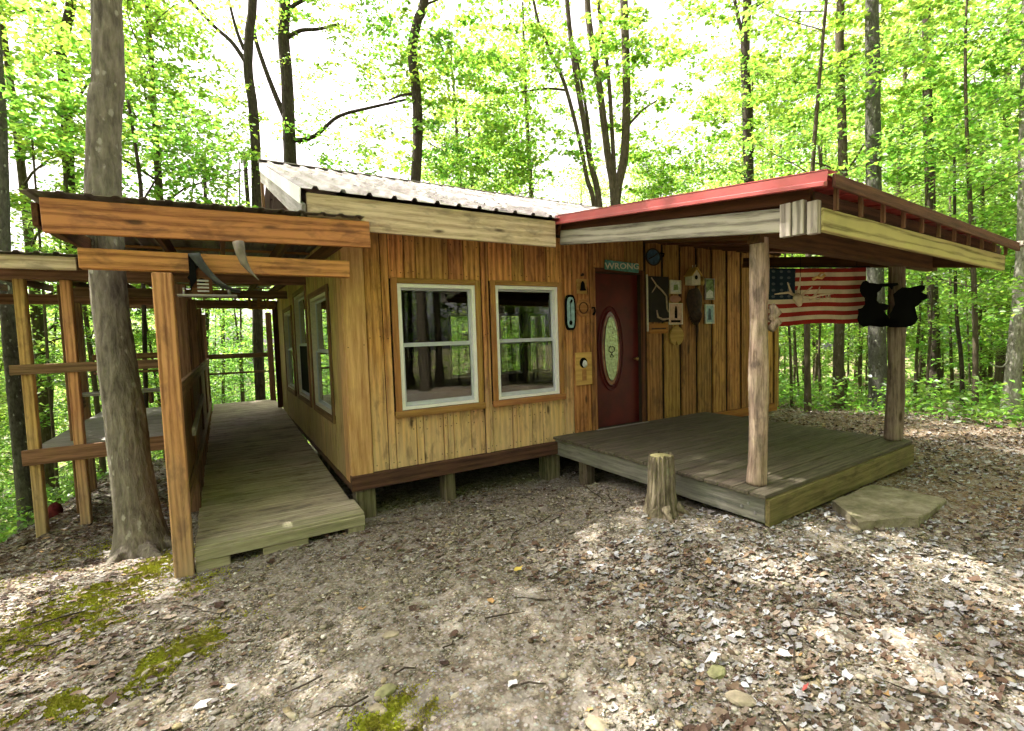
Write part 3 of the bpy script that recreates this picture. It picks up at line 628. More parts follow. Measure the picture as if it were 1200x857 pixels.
# windows
def window(ax, pos, a0, a1, z0, z1, s, frame_mat, double=True, screen=False, parent=None):
    """ax 'x': plane y=pos, outward is s*(y)."""
    parent = parent or cabin
    def P(a, z, d): return (a, pos+s*d, z) if ax == 'x' else (pos+s*d, a, z)
    fw = 0.040; m = MB()
    def bx(a, b, c, d, e, f): m.box(P(a, c, e), P(b, d, f))
    bx(a0, a0+fw, z0, z1, -0.05, 0.035); bx(a1-fw, a1, z0, z1, -0.05, 0.035); bx(a0+fw, a1-fw, z1-fw, z1, -0.05, 0.033); bx(a0+fw, a1-fw, z0, z0+fw*0.8, -0.05, 0.033)
    wv = m.build('window', parent, frame_mat, P(a0, z0, 0))
    zm = (z0+z1)/2+0.02; m = MB()
    g0, g1 = a0+fw+0.002, a1-fw-0.002; q = 0.022
    for (zz0, zz1, dd) in ((z0+fw*0.8+0.002, zm, 0.0), (zm, z1-fw-0.002, -0.022)):
        bx(g0, g0+q, zz0, zz1, dd-0.018, dd); bx(g1-q, g1, zz0, zz1, dd-0.018, dd); bx(g0+q, g1-q, zz0, zz0+q*(2.0 if dd == 0 else 1), dd-0.018, dd-0.001); bx(g0+q, g1-q, zz1-q*(0.9 if dd==0 else 1), zz1, dd-0.018, dd-0.001)
    m.build('sash', wv, M['sash'], P(a0, z0, 0))
    m = MB(); bx(g0+q*0.6, g1-q*0.6, zm+0.005, z1-fw-0.01, -0.034, -0.031); m.build('pane', wv, M['glass'], P(a0, zm, 0))
    m = MB(); bx(g0+q*0.6, g1-q*0.6, z0+fw, zm-0.01, -0.012, -0.009); m.build('pane', wv, M['glass'], P(a0, z0, 0))
    if screen:
        m = MB(); bx(g0+q, g1-q, z0+fw, zm-0.01, -0.006, -0.004); m.build('screen', wv, M['black'], P(a0, z0, 0))
    return wv
def casing(a0, a1, z0, z1, wd, wt, top=None, bottom=True, mat=None):
    mat = mat or M['casing']; y0, y1 = -0.055, -0.027
    aabox('casing', cabin, mat, (a0-wd, y0, z0-0.03), (a0-0.002, y1, z1+wt)); aabox('casing', cabin, mat, (a1+0.002, y0, z0-0.03), (a1+wd, y1, z1+wt))
    aabox('casing', cabin, mat, (a0-0.002, y0-0.002, z1+0.002), (a1+0.002, y1, z1+wt)); aabox('window_sill', cabin, mat, (a0-wd-0.01, y0-0.022, z0-0.075), (a1+wd+0.01, y1, z0-0.006))
for Wd in (W1, W2):
    window('x', 0.0, *Wd, -1, M['white']).location.y -= 0.0
    casing(*Wd, 0.065, 0.055)
for i, Wd in enumerate(LW):
    window('y', 0.0, *Wd, -1, M['cream'], screen=(i == 1))
    a, b, z0, z1 = Wd
    for yy0, yy1, c0, c1 in ((a-0.08, a-0.002, z0-0.08, z1+0.07), (b+0.002, b+0.08, z0-0.08, z1+0.07), (a-0.002, b+0.002, z1+0.002, z1+0.07), (a-0.002, b+0.002, z0-0.08, z0-0.002)):
        aabox('casing', cabin, M['brown'], (-0.05, yy0, c0), (-0.026, yy1, c1))
for Wd in WB: window('x', YB+0.09, *Wd, 1, M['white'])
window('y', XR, 2.6, 3.9, 0.8, 2.1, 1, M['white'])
# door
DYY = 0.062
dm = MB(); dm.box((3.20, DYY-0.008, 0.31), (4.05, DYY+0.027, 2.40)); door = dm.build('door', cabin, M['door'], (3.20, 0, 0.31))
def ell(cx, cz, rx, rz, n=36): return [(cx+rx*math.cos(2*math.pi*i/n), cz+rz*math.sin(2*math.pi*i/n)) for i in range(n)]
cx, cz = 3.53, 1.38
m = MB(); m.prism(ell(cx, cz, 0.172, 0.51), lambda u, v, w_: (u, DYY-0.012-w_, v), 0.005); m.build('bevelled_ring', door, M['amber_refl'], (cx, -0.02, cz))
m = MB(); m.prism(ell(cx, cz, 0.118, 0.44), lambda u, v, w_: (u, DYY-0.022-w_, v), 0.006); m.build('oval_pane', door, M['leaded'], (cx, -0.02, cz))
for rx, rz, th in ((0.120, 0.442, 0.006), (0.175, 0.515, 0.016), (0.225, 0.575, 0.012)):
    m = MB(); pts = [(x, DYY-0.018, z) for x, z in ell(cx, cz, rx, rz, 40)]; pts.append(pts[0]); m.tube(pts, th*0.9, 8, False); m.build('oval_moulding', door, M['door'], (cx, 0, cz), True)
m = MB()
for k in (-1, 1): m.tube([(cx, DYY-0.03, cz-0.06), (cx+0.05*k, DYY-0.03, cz-0.03), (cx+0.045*k, DYY-0.03, cz+0.02), (cx+0.01*k, DYY-0.03, cz+0.03)], 0.006, 6); m.tube([(cx, DYY-0.03, cz-0.07), (cx+0.03*k, DYY-0.03, cz-0.11), (cx+0.01*k, DYY-0.03, cz-0.12)], 0.006, 6)
m.build('leading', door, M['black'], (cx, 0, cz))
m = MB()
for k in range(0): m.tube([(cx+0.05*math.sin(k*1.3), DYY-0.03, cz-0.3+k*0.14), (cx-0.05*math.sin(k), DYY-0.03, cz-0.24+k*0.14), (cx+0.03, DYY-0.03, cz-0.18+k*0.14)], 0.004, 5)
m = MB(); m.tube([(3.97, DYY-0.008, 1.22), (3.97, DYY-0.06, 1.22)], [0.012, 0.012], 8); m.tube([(3.97, DYY-0.055, 1.22), (3.97, DYY-0.07, 1.22), (3.97, DYY-0.085, 1.22)], [0.02, 0.028, 0.014], 10); m.build('handle', door, M['brass'], (3.97, 0, 1.22), True)
for a, b, c, d in ((3.17, 3.197, 0.29, 2.45), (4.053, 4.10, 0.29, 2.45)): aabox('door_jamb', cabin, M['casing'] if a < 4 else M['rafter'], (a, -0.045, c), (b, -0.002, d))
aabox('door_head', cabin, M['rafter'], (3.197, -0.045, 2.403), (4.053, -0.002, 2.455))
aabox('threshold', cabin, M['bench'], (3.15, -0.09, 0.275), (4.12, -0.028, 0.31))
aabox('board', cabin, M['wall_porch'], (2.85, -0.05, 0.255), (4.15, -0.01, 0.272))
# piers
for (x0, x1, y0) in ((0.02, 0.22, 0.0), (1.0, 1.13, 0.02), (2.38, 2.60, 0.02), (0.02, 0.2, 2.2), (1.6, 1.8, 2.4), (3.6, 3.8, 2.2), (5.8, 6.0, 0.1), (7.05, 7.25, 0.1), (0.02, 0.2, 5.9), (3.6, 3.8, 5.9), (7.05, 7.25, 5.9)):
    aabox('pier', cabin, M['pier'], (x0, y0, gzf(x0, y0)-0.25), (x1, y0+0.17, 0.118 if y0 > 0.09 else 0.088), 0.01)
# roof
EY, EZ, RY, RZ = -0.42, 2.90, 3.62, 4.40
sl = Vector((0, RY-EY, RZ-EZ)); SL = sl.length; sln = sl.normalized()
def mroof(y): return EZ+(RZ-EZ)*(y-EY)/(RY-EY)
nP = 9; pw = (XR+0.75)/nP
for k in range(nP):
    sheet('roof_panel', cabin, M['roof'], (-0.40+k*pw, EY-0.03, EZ+0.02+(k % 2)*0.002), (1, 0, 0), sln, pw+0.01, SL+0.03, 0.233, 0.028)
for k in range(nP):
    bs = Vector((0, 3.4, -1.35)).normalized()
    sheet('roof_panel', cabin, M['roof'], (-0.30+k*pw, RY+0.0, RZ+0.01+(k % 2)*0.002), (1, 0, 0), bs, pw-0.01, 3.6, 0.233)
aabox('ridge_cap', cabin, M['roof'], (-0.42, RY-0.08, RZ+0.03), (XR+0.38, RY+0.08, RZ+0.05))
m = MB()
for k in range(170):
    v = random.random()**1.3; y = EY+(RY-EY)*random.random(); x = random.choice((0.4, 0.9, 1.6, 2.0, 2.7, 3.6, 5.0))+random.gauss(0, 0.35); z = mroof(y)+0.045; r_ = random.uniform(0.012, 0.045); a = random.uniform(0, 6.28)
    m.add([(x+r_*math.cos(a+q), y+r_*math.sin(a+q), z+0.37*r_*math.sin(a+q)+random.uniform(0.0, 0.012)) for q in (0, 1.4, 2.9, 4.6)], [(0, 1, 2, 3)])
tag(m.build('roof_litter', cabin, M['darkbrown'], (0, 0, 3)), kind='stuff')
# fascia at the eave
aabox('fascia', cabin, M['fascia'], (-0.355, EY+0.0, 2.60), (2.30, EY+0.04, 2.895), 0.004)
# rake: white flashing over pale board
rk = [(-0.405, -0.402)]
bar('rake_flashing', cabin, M['white'], (-0.408, EY-0.03, EZ-0.05), (-0.408, RY, RZ-0.05), 0.13, 0.008, (0, 0, 1), 0)
bar('rake_board', cabin, M['bench'], (-0.385, EY+0.0, EZ-0.19), (-0.385, RY, RZ-0.19), 0.17, 0.035)
aabox('rake_flashing', cabin, M['brown'], (-0.405, RY+0.0, 2.9), (-0.36, RY+0.04, RZ-0.1))
# gable triangle
m = MB(); m.prism([(0.0, 2.95), (YB, 2.95), (YB, 3.2), (RY, RZ-0.03), (0.0, mroof(0)-0.03)], lambda u, v, w_: (0.0+w_, u, v+0.10 if v < 3 else v), 0.04); m.build('gable_panel', cabin, M['sill_beam'], (0, 0, 3))
m = MB(); m.prism([(0.0, 2.95), (YB, 2.95), (YB, 3.2), (RY, RZ-0.03), (0.0, mroof(0)-0.03)], lambda u, v, w_: (XR-0.05+w_, u, v+0.10 if v < 3 else v), 0.04); m.build('gable_panel', cabin, M['sill_beam'], (XR, 0, 3))
for k in range(9):
    x = -0.3+k*0.9; bar('rafter', cabin, M['rafter'], (x, EY+0.06, EZ-0.08), (x, RY, RZ-0.08), 0.13, 0.04)

# ------------------------------------------------------------------ PORCH
porch = thing('porch', 'wooden porch deck with red edged roof on two log posts beside the red door', 'porch', (3.9, -1.4, 0.0))
DZ = 0.31
nb = 20; y = -2.82
for k in range(nb):
    wd = 2.80/nb; x1 = 5.41 - 0.02*random.random(); yr = (y+wd/2)*0.957
    bar('deck_board', porch, M['deck'], (2.47+random.uniform(-0.006, 0.006), y+wd/2, DZ-0.017), (x1, yr, DZ-0.017), 0.034, wd-0.008, (0, 0, 1), 0.004, 0.002); y += wd
aabox('skirt_board', porch, M['skirt_grey'], (2.50, -2.795, 0.075), (2.535, -0.02, DZ-0.036), 0.004)
bar('skirt_board', porch, M['skirt_moss'], (2.50, -2.816, 0.165), (5.39, -2.70, 0.165), 0.215, 0.036)
aabox('skirt_board', porch, M['skirt_moss'], (5.345, -2.67, 0.06), (5.382, -0.02, DZ-0.036), 0.004)
for k in range(6): aabox('joist', porch, M['rafter'], (2.9+k*0.45, -2.66, 0.13), (2.94+k*0.45, -0.06, DZ-0.036))
for x_, y_ in ((2.6, -2.6), (5.15, -2.6), (5.15, -0.5), (2.6, -0.5)): aabox('pier', porch, M['pier'], (x_, y_, gzf(x_, y_)-0.2), (x_+0.14, y_+0.14, 0.128 if x_ < 3 else 0.128), 0.01)
m = MB()
for (y_, z_) in ((-2.66, 0.2), (-2.72, 0.14), (-2.6, 0.16)): m.tube([(2.501, y_, z_), (2.493, y_, z_)], 0.012, 8)
m.build('bolt', porch, M['metal_dull'], (2.5, -2.66, 0.17))
def logpost(x, y, z0, z1, r, mat, dx=0.0):
    m = MB(); pts = []; rad = []
    for k in range(15):
        q = k/14; pts.append((x+dx*q+0.010*math.sin(q*9), y+0.008*math.cos(q*7), z0+(z1-z0)*q)); rad.append(r*(1.06-0.10*q+0.05*math.sin(q*13+x)))
    m = rough_tube([Vector(p) for p in pts], rad, 36, 0.03, 0.006, (7, 3.0), x, 9)
    return m.build('post', porch, mat, (x, y, z0), True)
P1 = logpost(2.68, -2.62, DZ, 2.32, 0.071, M['log'], 0.03); P2 = logpost(5.30, -2.565, DZ, 2.32, 0.080, M['log_dark'], 0.02)
P2.data = P2.data
m = MB()
for (z_, a_) in ((1.72, 0.5), (1.64, 0.2)): m.tube([(2.73, -2.70, z_-0.06), (2.775, -2.72, z_), (2.74, -2.70, z_+0.06)], [0.03, 0.042, 0.025], 10)
m.build('burl', porch, M['log'], (2.76, -2.7, 1.7), True)
# roof frame : slope in -Y, slight droop to +X
def pz(x, y): return 2.975+0.127*y-0.050*(x-2.42)*min(1.0, -y/3.3)*1.0
def pv(x, y, dz=0): return (x, y, pz(x, y)+dz)
XO = 6.10
# roof panels in slices across X (approximate droop by lowering front corner)
nR = 5; rw = (XO-2.36)/nR
for k in range(nR):
    x = 2.36+k*rw; a, b, c = Vector(pv(x, 0.25)), Vector(pv(x, -3.30)), Vector(pv(x+rw, -3.30))
    U = (c-b).normalized(); Vd = (a-b)
    sheet('roof_panel', porch, M['red_metal'], b+Vector((0, 0, 0.012+0.001*k)), U, Vd, rw+0.012, Vd.length, 0.23, 0.012)
m = MB()   # red rake trim, an angle piece
def lerp(a, b, t): return tuple(a[i]+(b[i]-a[i])*t for i in range(3))
e0, e1 = Vector(pv(2.35, -0.36)), Vector(pv(2.35, -3.31))
bar('rake_trim', porch, M['red_metal2'], e0+Vector((-0.012, 0, -0.004)), e1+Vector((-0.012, 0, -0.004)), 0.072, 0.006, (0, 0, 1), 0)
bar('rake_trim', porch, M['red_metal2'], e0+Vector((-0.03, 0, -0.052)), e1+Vector((-0.03, 0, -0.052)), 0.03, 0.04, (0, 0, 1), 0.003)
bar('rake_trim', porch, M['red_metal2'], e0+Vector((0.05, 0, 0.04)), e1+Vector((0.05, 0, 0.04)), 0.006, 0.135, (0, 0, 1), 0)
bar('front_fascia', porch, M['sill_beam2'], Vector(pv(2.40, -3.318))+Vector((0, 0, -0.018)), Vector(pv(XO, -3.318))+Vector((0, 0, -0.018)), 0.085, 0.022)
for k in range(12):   # rafters, ends seen over the front beam
    x = 2.46+k*0.34; bar('rafter', porch, M['rafter'], Vector(pv(x, 0.0))+Vector((0, 0, -0.075)), Vector(pv(x, -3.15))+Vector((0, 0, -0.075)), 0.11, 0.04)
    if k < 11: aabox('block', porch, M['brown'], (x+0.105, -3.262, 2.39-0.031*(x-2.44)-0.01), (x+0.13, -3.236, pz(x, -3.3)-0.012), 0.002)
for k in range(4):
    y_ = -0.4-k*0.8; bar('purlin', porch, M['rafter'], Vector(pv(2.44, y_))+Vector((0, 0, -0.005)), Vector(pv(XO-0.04, y_))+Vector((0, 0, -0.005)), 0.02, 0.09)
bar('side_beam', porch, M['greybeam'], (2.425, -0.36, 2.725), (2.425, -3.06, 2.345), 0.165, 0.045)
bar('beam_block', porch, M['greybeam'], (2.40, -3.015, 2.23), (2.40, -3.015, 2.46), 0.075, 0.05, (0, 1, 0))
bar('beam_block', porch, M['greybeam'], (2.405, -3.10, 2.23), (2.405, -3.10, 2.46), 0.075, 0.05, (0, 1, 0))
bar('beam_block', porch, M['greybeam'], (2.425, -3.185, 2.22), (2.425, -3.185, 2.44), 0.07, 0.05, (0, 1, 0))
bar('front_beam', porch, M['yellowbeam'], (2.445, -3.21, 2.315), (6.04, -3.21, 2.20), 0.150, 0.045)
bar('gap_shade_board', porch, M['sill_beam'], (2.46, -3.16, 2.43), (6.12, -3.16, 2.31), 0.17, 0.02)  # dark board added to stand in for shade in the gap behind the blocks
bar('carrying_beam', porch, M['rafter'], (2.63, -2.62, 2.36), (6.1, -2.60, 2.28), 0.17, 0.11)
bar('carrying_beam', porch, M['rafter'], (5.98, -3.18, 2.23), (5.98, -0.3, 2.62), 0.15, 0.045)
aabox('bracket_end', porch, M['greybeam'], (6.06, -3.36, 2.36), (6.20, -3.31, 2.41))

# step
m = MB()
top = [(3.36, -2.87), (3.05, -3.2), (3.50, -3.42), (4.22, -3.36), (4.20, -2.95), (4.15, -2.83)]
n_ = len(top); vs = []
for zz, sc_ in ((-0.03, 1.0), (0.09, 1.0), (0.10, 0.97)):
    for (x, y) in top: vs.append((3.7+(x-3.7)*sc_, -3.12+(y+3.12)*sc_, zz+random.uniform(-0.006, 0.006)))
fs = [(i+k*n_, (i+1) % n_+k*n_, (i+1) % n_+(k+1)*n_, i+(k+1)*n_) for k in range(2) for i in range(n_)]+[tuple(range(2*n_, 3*n_))]
m.add(vs, fs)
t = NT('mossy_stone'); pos = t.n('ShaderNodeNewGeometry').outputs['Position']; a = t.noise(pos, 5, 5, 0.7); b = t.noise(pos, 40, 3, 0.7)
M['stone_step'] = t.done(t.bsdf(t.ramp(a, [(0.35, (0.13, 0.12, 0.065)), (0.55, (0.25, 0.22, 0.15)), (0.72, (0.37, 0.34, 0.26))]), 0.9, t.bump(t.math('ADD', a, b), 0.5, 0.02)))
so_ = m.build('step_stone', None, M['stone_step'], (3.7, -3.12, 0)); bm = bmesh.new(); bm.from_mesh(so_.data); bmesh.ops.triangulate(bm, faces=bm.faces); bmesh.ops.subdivide_edges(bm, edges=bm.edges, cuts=5, use_grid_fill=True)
for v in bm.verts:
    q = mn.noise(v.co*3.0)*0.022+mn.noise(v.co*14)*0.007; v.co += Vector((q, q*0.7, q if v.co.z > 0 else 0))
bm.to_mesh(so_.data); bm.free()
tag(so_, 'low flat mossy stone slab used as a step below the porch', 'step')

# ------------------------------------------------------------------ STUMP
def stump():
    o = thing('tree_stump', 'short ragged tree stump standing in front of the porch deck', 'stump', (2.2, -2.03, 0))
    m = MB(); H = 0.52; n = 64; rings0 = [(-.06, .175), (0.0, .155), (.05, .138), (.12, .125), (.22, .118), (.34, .112), (.44, .109), (.50, .106), (H, .104)]
    rings = []
    for (z0_, r0_), (z1_, r1_) in zip(rings0[:-1], rings0[1:]):
        for q in range(3): rings.append((z0_+(z1_-z0_)*q/3, r0_+(r1_-r0_)*q/3))
    rings.append(rings0[-1])
    vs = []; fs = []
    lob = [(0.4, 0.9), (1.9, 0.5), (3.3, 1.1), (4.4, 0.8), (5.5, 0.6)]
    for k, (z, r_) in enumerate(rings):
        for j in range(n):
            th = 2*math.pi*j/n; fl = sum(a*math.exp(-((math.atan2(math.sin(th-c), math.cos(th-c)))/0.28)**2) for c, a in lob)*max(0, 0.16-z)*0.22
            gro = 0.006*math.sin(j*1.7)+0.003*random.uniform(-1, 1)
            gro += 0.010*mn.noise(Vector((math.cos(th)*9, math.sin(th)*9, z*5)))-0.014*abs(mn.noise(Vector((math.cos(th)*16, math.sin(th)*16, z*4)))); jag = random.uniform(-0.02, 0.012) if k == len(rings)-1 else 0
            vs.append((2.2+(r_+fl+gro)*math.cos(th), -2.03+(r_+fl+gro)*math.sin(th), z+jag))
    for k in range(len(rings)-1):
        for j in range(n): fs.append((k*n+j, k*n+(j+1) % n, (k+1)*n+(j+1) % n, (k+1)*n+j))
    m.add(vs, fs); m.build('trunk', o, M['stump'], (2.2, -2.03, 0))
    m = MB(); m.prism([(2.2+0.098*math.cos(a/24*6.283), -2.03+0.098*math.sin(a/24*6.283)) for a in range(24)], lambda u, v, w_: (u, v, 0.47+w_), 0.035); m.build('cut_face', o, M['moss_wood'], (2.2, -2.03, 0.48))
    m = MB()
    for (a, L) in ((4.2, 0.14), (5.3, 0.16)):
        pts = [(2.2+math.cos(a)*(0.12+L*q), -2.03+math.sin(a+0.15*q)*(0.12+L*q), 0.07*(1-q)-0.02*q+gzf(2.2+math.cos(a)*L*q, -2.03+math.sin(a)*L*q)) for q in (0, .3, .6, 1)]
        m.tube(pts, [0.05, 0.03, 0.02, 0.008], 8, True, 0.12)
    m.build('root', o, M['stump'], (2.2, -2.03, 0), True)
M['moss_wood'] = wood('mossy_cut_wood', (0.14, 0.12, 0.05), (0.34, 0.30, 0.15), 0.6, 0, None, 0.7)
stump()

# ------------------------------------------------------------------ WALKWAY with ramp
walk = thing('walkway', 'covered wooden ramp walkway running back along the left wall of the cabin', 'walkway', (-0.7, 3, 0))
R0, R1, RYE = -0.42, 5.85, 8.35
def rz_(y): return -0.015+(0.205+0.015)*min(1, max(0, (y-R0)/(R1-R0)))
y = R0; k = 0
while y < RYE:
    wd = 0.142; s_ = 0.0 if y > R1 else (0.22/(R1-R0))
    mat = M['ramp_front'] if k == 0 else M['ramp']
    x0 = -1.335+random.uniform(-0.008, 0.008); x1 = (0.0 if y < 0 else -0.04)+random.uniform(-0.006, 0.0)
    bar('deck_board', walk, mat, (x0, y+wd/2, rz_(y+wd/2)-0.017), (x1, y+wd/2, rz_(y+wd/2)-0.017), 0.034, wd-0.006, (0, -s_, 1), 0.004, 0.0015)
    y += wd; k += 1
aabox('front_board', walk, M['ramp_front'], (-1.335, R0-0.03, -0.125), (-0.005, R0-0.002, -0.034), 0.004)
for x0, x1 in ((-1.34, -1.10), (-0.86, -0.50), (-0.16, -0.01)): aabox('support_block', walk, M['ramp_front'], (x0, R0-0.022, gzf(x0, R0)-0.12), (x1, R0+0.07, -0.127), 0.006)
for x in (-1.30, -0.7, -0.08): bar('joist', walk, M['rafter'], (x, R0+0.075, -0.09), (x, R1, 0.125), 0.09, 0.04)
for x in (-1.30, -0.7, -0.08): bar('joist', walk, M['rafter'], (x, R1, 0.125), (x, RYE, 0.125), 0.09, 0.04)
for y_ in (1.5, 3.5, 5.8, 8.2):
    for x in (-1.3, -0.15): aabox('pier', walk, M['pier'], (x, y_, gzf(x, y_)-0.3), (x+0.1, y_+0.1, 0.03 if y_ < 4 else 0.08))
# posts of the left side
def sqpost(x, y, z0, z1, w_, mat, parent=walk, lean=0.0): return bar('post', parent, mat, (x, y, z0), (x+lean, y, z1), w_, w_*0.95, (0, 1, 0), 0.008)
sqpost(-1.415, -0.40, gzf(-1.41, -0.4)-0.25, 2.16, 0.138, M['post'])
for y_ in (1.7, 3.9, 6.1, 8.2): sqpost(-1.44, y_, gzf(-1.44, y_)-0.3, 2.30, 0.13, M['brown'])
sqpost(-0.08, 8.25, gzf(0, 8.2)-0.3, 2.35, 0.13, M['brown']); sqpost(-0.06, 6.6, 0.2, 2.5, 0.12, M['sill_beam'])
aabox('handrail', walk, M['brown'], (-1.40, -0.31, 1.16), (-1.36, 8.2, 1.30)); aabox('side_rail', walk, M['brown'], (-1.40, -0.31, 0.18), (-1.37, 8.2, 0.30))
for k in range(40):
    y_ = -0.28+k*0.212; aabox('side_board', walk, M['brown'], (-1.435, y_, 0.02+0.03*(y_ > 0)), (-1.405, y_+0.20, 1.10+0.06), 0.003)
bar('ramp_handrail', walk, M['bench'], (-1.33, 0.35, 0.80), (-1.33, 2.6, 0.93), 0.07, 0.03)
for z_ in (0.90, 1.27): aabox('end_rail', walk, M['brown'], (-1.40, 8.22, z_), (-0.1, 8.26, z_+(0.045 if z_ < 1 else 0.11)))
# header beams, front of walkway
bar('header_beam', walk, M['cedar'], (-2.06, -0.47, 2.52), (0.16, -0.47, 2.56), 0.235, 0.045, (0, 0, 1), 0.005)
bar('cross_beam', walk, M['cedar'], (-1.90, -0.375, 2.25), (-0.02, -0.375, 2.25), 0.145, 0.09, (0, 0, 1), 0.006)
bar('header_end', walk, M['rafter'], (-2.10, -0.44, 2.53), (-2.10, 0.35, 2.56), 0.16, 0.035)
for y_ in (2.0, 4.2, 6.3): bar('cross_beam', walk, M['brown'], (-3.0, y_, 2.42), (-0.06, y_, 2.42), 0.13, 0.05)
bar('cross_beam', walk, M['brown'], (-3.0, 8.25, 2.52), (0.3, 8.25, 2.52), 0.15, 0.06); bar('cross_beam', walk, M['brown'], (-3.0, 8.25, 2.80), (0.3, 8.25, 2.80), 0.06, 0.06)
for k in range(5): aabox('strut', walk, M['brown'], (-1.4+0.31*k, 8.23, 2.60), (-1.36+0.31*k, 8.27, 2.77))
for x in (-2.05, -1.45, -1.0, -0.5, -0.07):
    bar('rafter', walk, M['rafter'], (x, -0.44, 2.52 if x > -1.5 else 2.5), (x, 8.3, 2.78), 0.13, 0.04)
for k in range(9):
    y_ = -0.25+k*1.03
    if not (0.2 < y_ < 1.3): bar('purlin', walk, M['casing'], (-2.1, y_, 2.655+0.027*k), (0.0, y_, 2.69+0.027*k), 0.025, 0.07)
dv = Vector((0, 1, 0.03))
for (x0, wd, yy, L) in ((-2.16, 0.14, -0.52, 8.9), (-2.02, 0.46, -0.52, 0.92), (-2.02, 0.46, 1.0, 7.38), (-1.56, 0.62, -0.52, 8.9), (-0.94, 0.62, -0.52, 8.9), (-0.32, 0.42, -0.52, 0.4)):
    if wd == 0.42: L = 0.5
    sheet('roof_panel', walk, M['roof_walk'], (x0, yy, 2.67+0.03*(yy+0.52)+0.018*(x0+2.16)), (1, 0, 0.018), dv, wd+0.01, L, 0.15, 0.011)
sheet('roof_panel', walk, M['roof_walk'], (-0.32, -0.02, 2.70), (1, 0, 0), Vector((0, 1, 0.03)), 0.30, 8.3, 0.15, 0.02)
# ------------------------------------------------------------------ LEFT PLATFORM (open pavilion)
pav = thing('platform', 'open roofed timber platform with railings and bench behind the left tree', 'pavilion', (-3.2, 3.4, -0.4))
PY = 2.1
def lpx(px, y_):  # x at plane Y
    d = ray(px, 430); k = (y_-CAM.y)/d.y; return CAM.x+d.x*k
xa, xb = -2.86, -2.49
for x in (xa, xb): sqpost(x, PY, gzf(x, PY)-0.3, 2.36, 0.098, M['post'], pav)
for (x, y_) in ((-4.6, PY), (-1.66, PY+1.6), (-2.62, PY+0.55), (-4.6, 5.6), (-3.1, 5.6), (-1.7, 5.6), (-6.0, PY), (-6.0, 5.6)): sqpost(x, y_, gzf(x, y_)-0.3, 2.36, 0.12, M['brown'], pav)
aabox('deck_beam', pav, M['brown'], (-2.95, PY-0.085, 0.38), (-1.55, PY-0.055, 0.545))
aabox('top_rail', pav, M['brown'], (-2.98, PY-0.09, 1.35), (-1.5, PY-0.052, 1.455))
y_ = PY+0.02
while y_ < 5.6:
    bar('deck_board', pav, M['bench'], (-2.93 - 0.0, y_+0.07, 0.50), (-1.60, y_+0.07, 0.50), 0.03, 0.135, (0, 0, 1), 0.003, 0.002); y_ += 0.145
for x0, x1 in ((-2.95, -1.5),):
    aabox('bench_seat', pav, M['bench'], (x0, 4.3, 0.90), (x1, 4.65, 0.94)); aabox('bench_bracket', pav, M['brown'], (x0+0.02, 4.35, 0.72), (x0+0.06, 4.6, 0.898)); aabox('bench_bracket', pav, M['brown'], (-2.1, 4.35, 0.72), (-2.06, 4.6, 0.898))
    aabox('mid_rail', pav, M['brown'], (x0, 5.55, 1.16), (x1, 5.58, 1.20)); aabox('back_rail', pav, M['brown'], (x0, 5.55, 1.40), (x1, 5.58, 1.50)); aabox('bench_leg', pav, M['brown'], (-1.9, 4.4, 0.52), (-1.82, 4.5, 0.898))
bar('eave_beam', pav, M['fascia'], (-6.4, PY-0.3, 2.50), (-2.33, PY-0.3, 2.50), 0.14, 0.045); 
bar('lower_beam', pav, M['brown'], (-6.4, PY+0.08, 2.42), (-1.5, PY+0.08, 2.42), 0.13, 0.06)
bar('back_beam', pav, M['brown'], (-6.4, 5.62, 2.42), (-1.5, 5.62, 2.42), 0.16, 0.06)
for k in range(9): bar('rafter', pav, M['rafter'], (-6.2+k*0.55, PY-0.27, 2.52), (-6.2+k*0.55, 5.9, 2.62), 0.10, 0.04)
for k in range(7):
    x0 = -6.4+k*0.68
    sheet('roof_panel', pav, M['roof_walk'], (x0, PY-0.36, 2.585+0.0015*k), (1, 0, 0), Vector((0, 1, 0.03)), 0.67 if k not in (4, ) else 0.58, 3.95, 0.15, 0.02)

# ------------------------------------------------------------------ TREES
def tube_np(path, rad, n=7):
    m = MB(); m.tube(path, rad, n, False, 0.03); return m.v, m.f
def leaf_cloud(centers, radii, per, size, flat=0.25, droop=0.0, seed=0):
    r_ = np.random.default_rng(seed); C_ = np.repeat(np.array(centers), per, 0); RR = np.repeat(np.array(radii), per)
    n = len(C_); a = r_.uniform(0, 2*np.pi, n); rr = np.sqrt(r_.random(n))*RR
    tilt = np.repeat(r_.normal(0, 0.22, (len(centers), 2)), per, 0)
    dx, dy = rr*np.cos(a), rr*np.sin(a)
    P = C_+np.stack([dx, dy, r_.normal(0, 1, n)*RR*flat*0.5+tilt[:, 0]*dx+tilt[:, 1]*dy-droop*rr*rr], -1)
    th = r_.uniform(0, 2*np.pi, n); s = size*r_.uniform(0.6, 1.35, n)
    nrm = np.stack([r_.normal(0, 0.55, n), r_.normal(0, 0.55, n), np.ones(n)], -1); nrm /= np.linalg.norm(nrm, axis=1)[:, None]
    ux = np.stack([np.cos(th), np.sin(th), np.zeros(n)], -1); ux -= nrm*(ux*nrm).sum(1)[:, None]; ux /= np.linalg.norm(ux, axis=1)[:, None]; uy = np.cross(nrm, ux)
    s_ = s[:, None]; f = r_.normal(0.12, 0.1, (n, 1))*s_
    # five-point leaf, folded
    V = np.stack([P-ux*s_*0.5, P-ux*s_*0.12+uy*s_*0.36+nrm*f, P+ux*s_*0.55, P-ux*s_*0.12-uy*s_*0.36+nrm*f], 1).reshape(-1, 3)
    b = np.arange(n)[:, None]*4
    Fc = np.concatenate([b+np.array([[0, 2, 1]]), b+np.array([[0, 3, 2]])], 1).reshape(-1, 3)
    return V, Fc
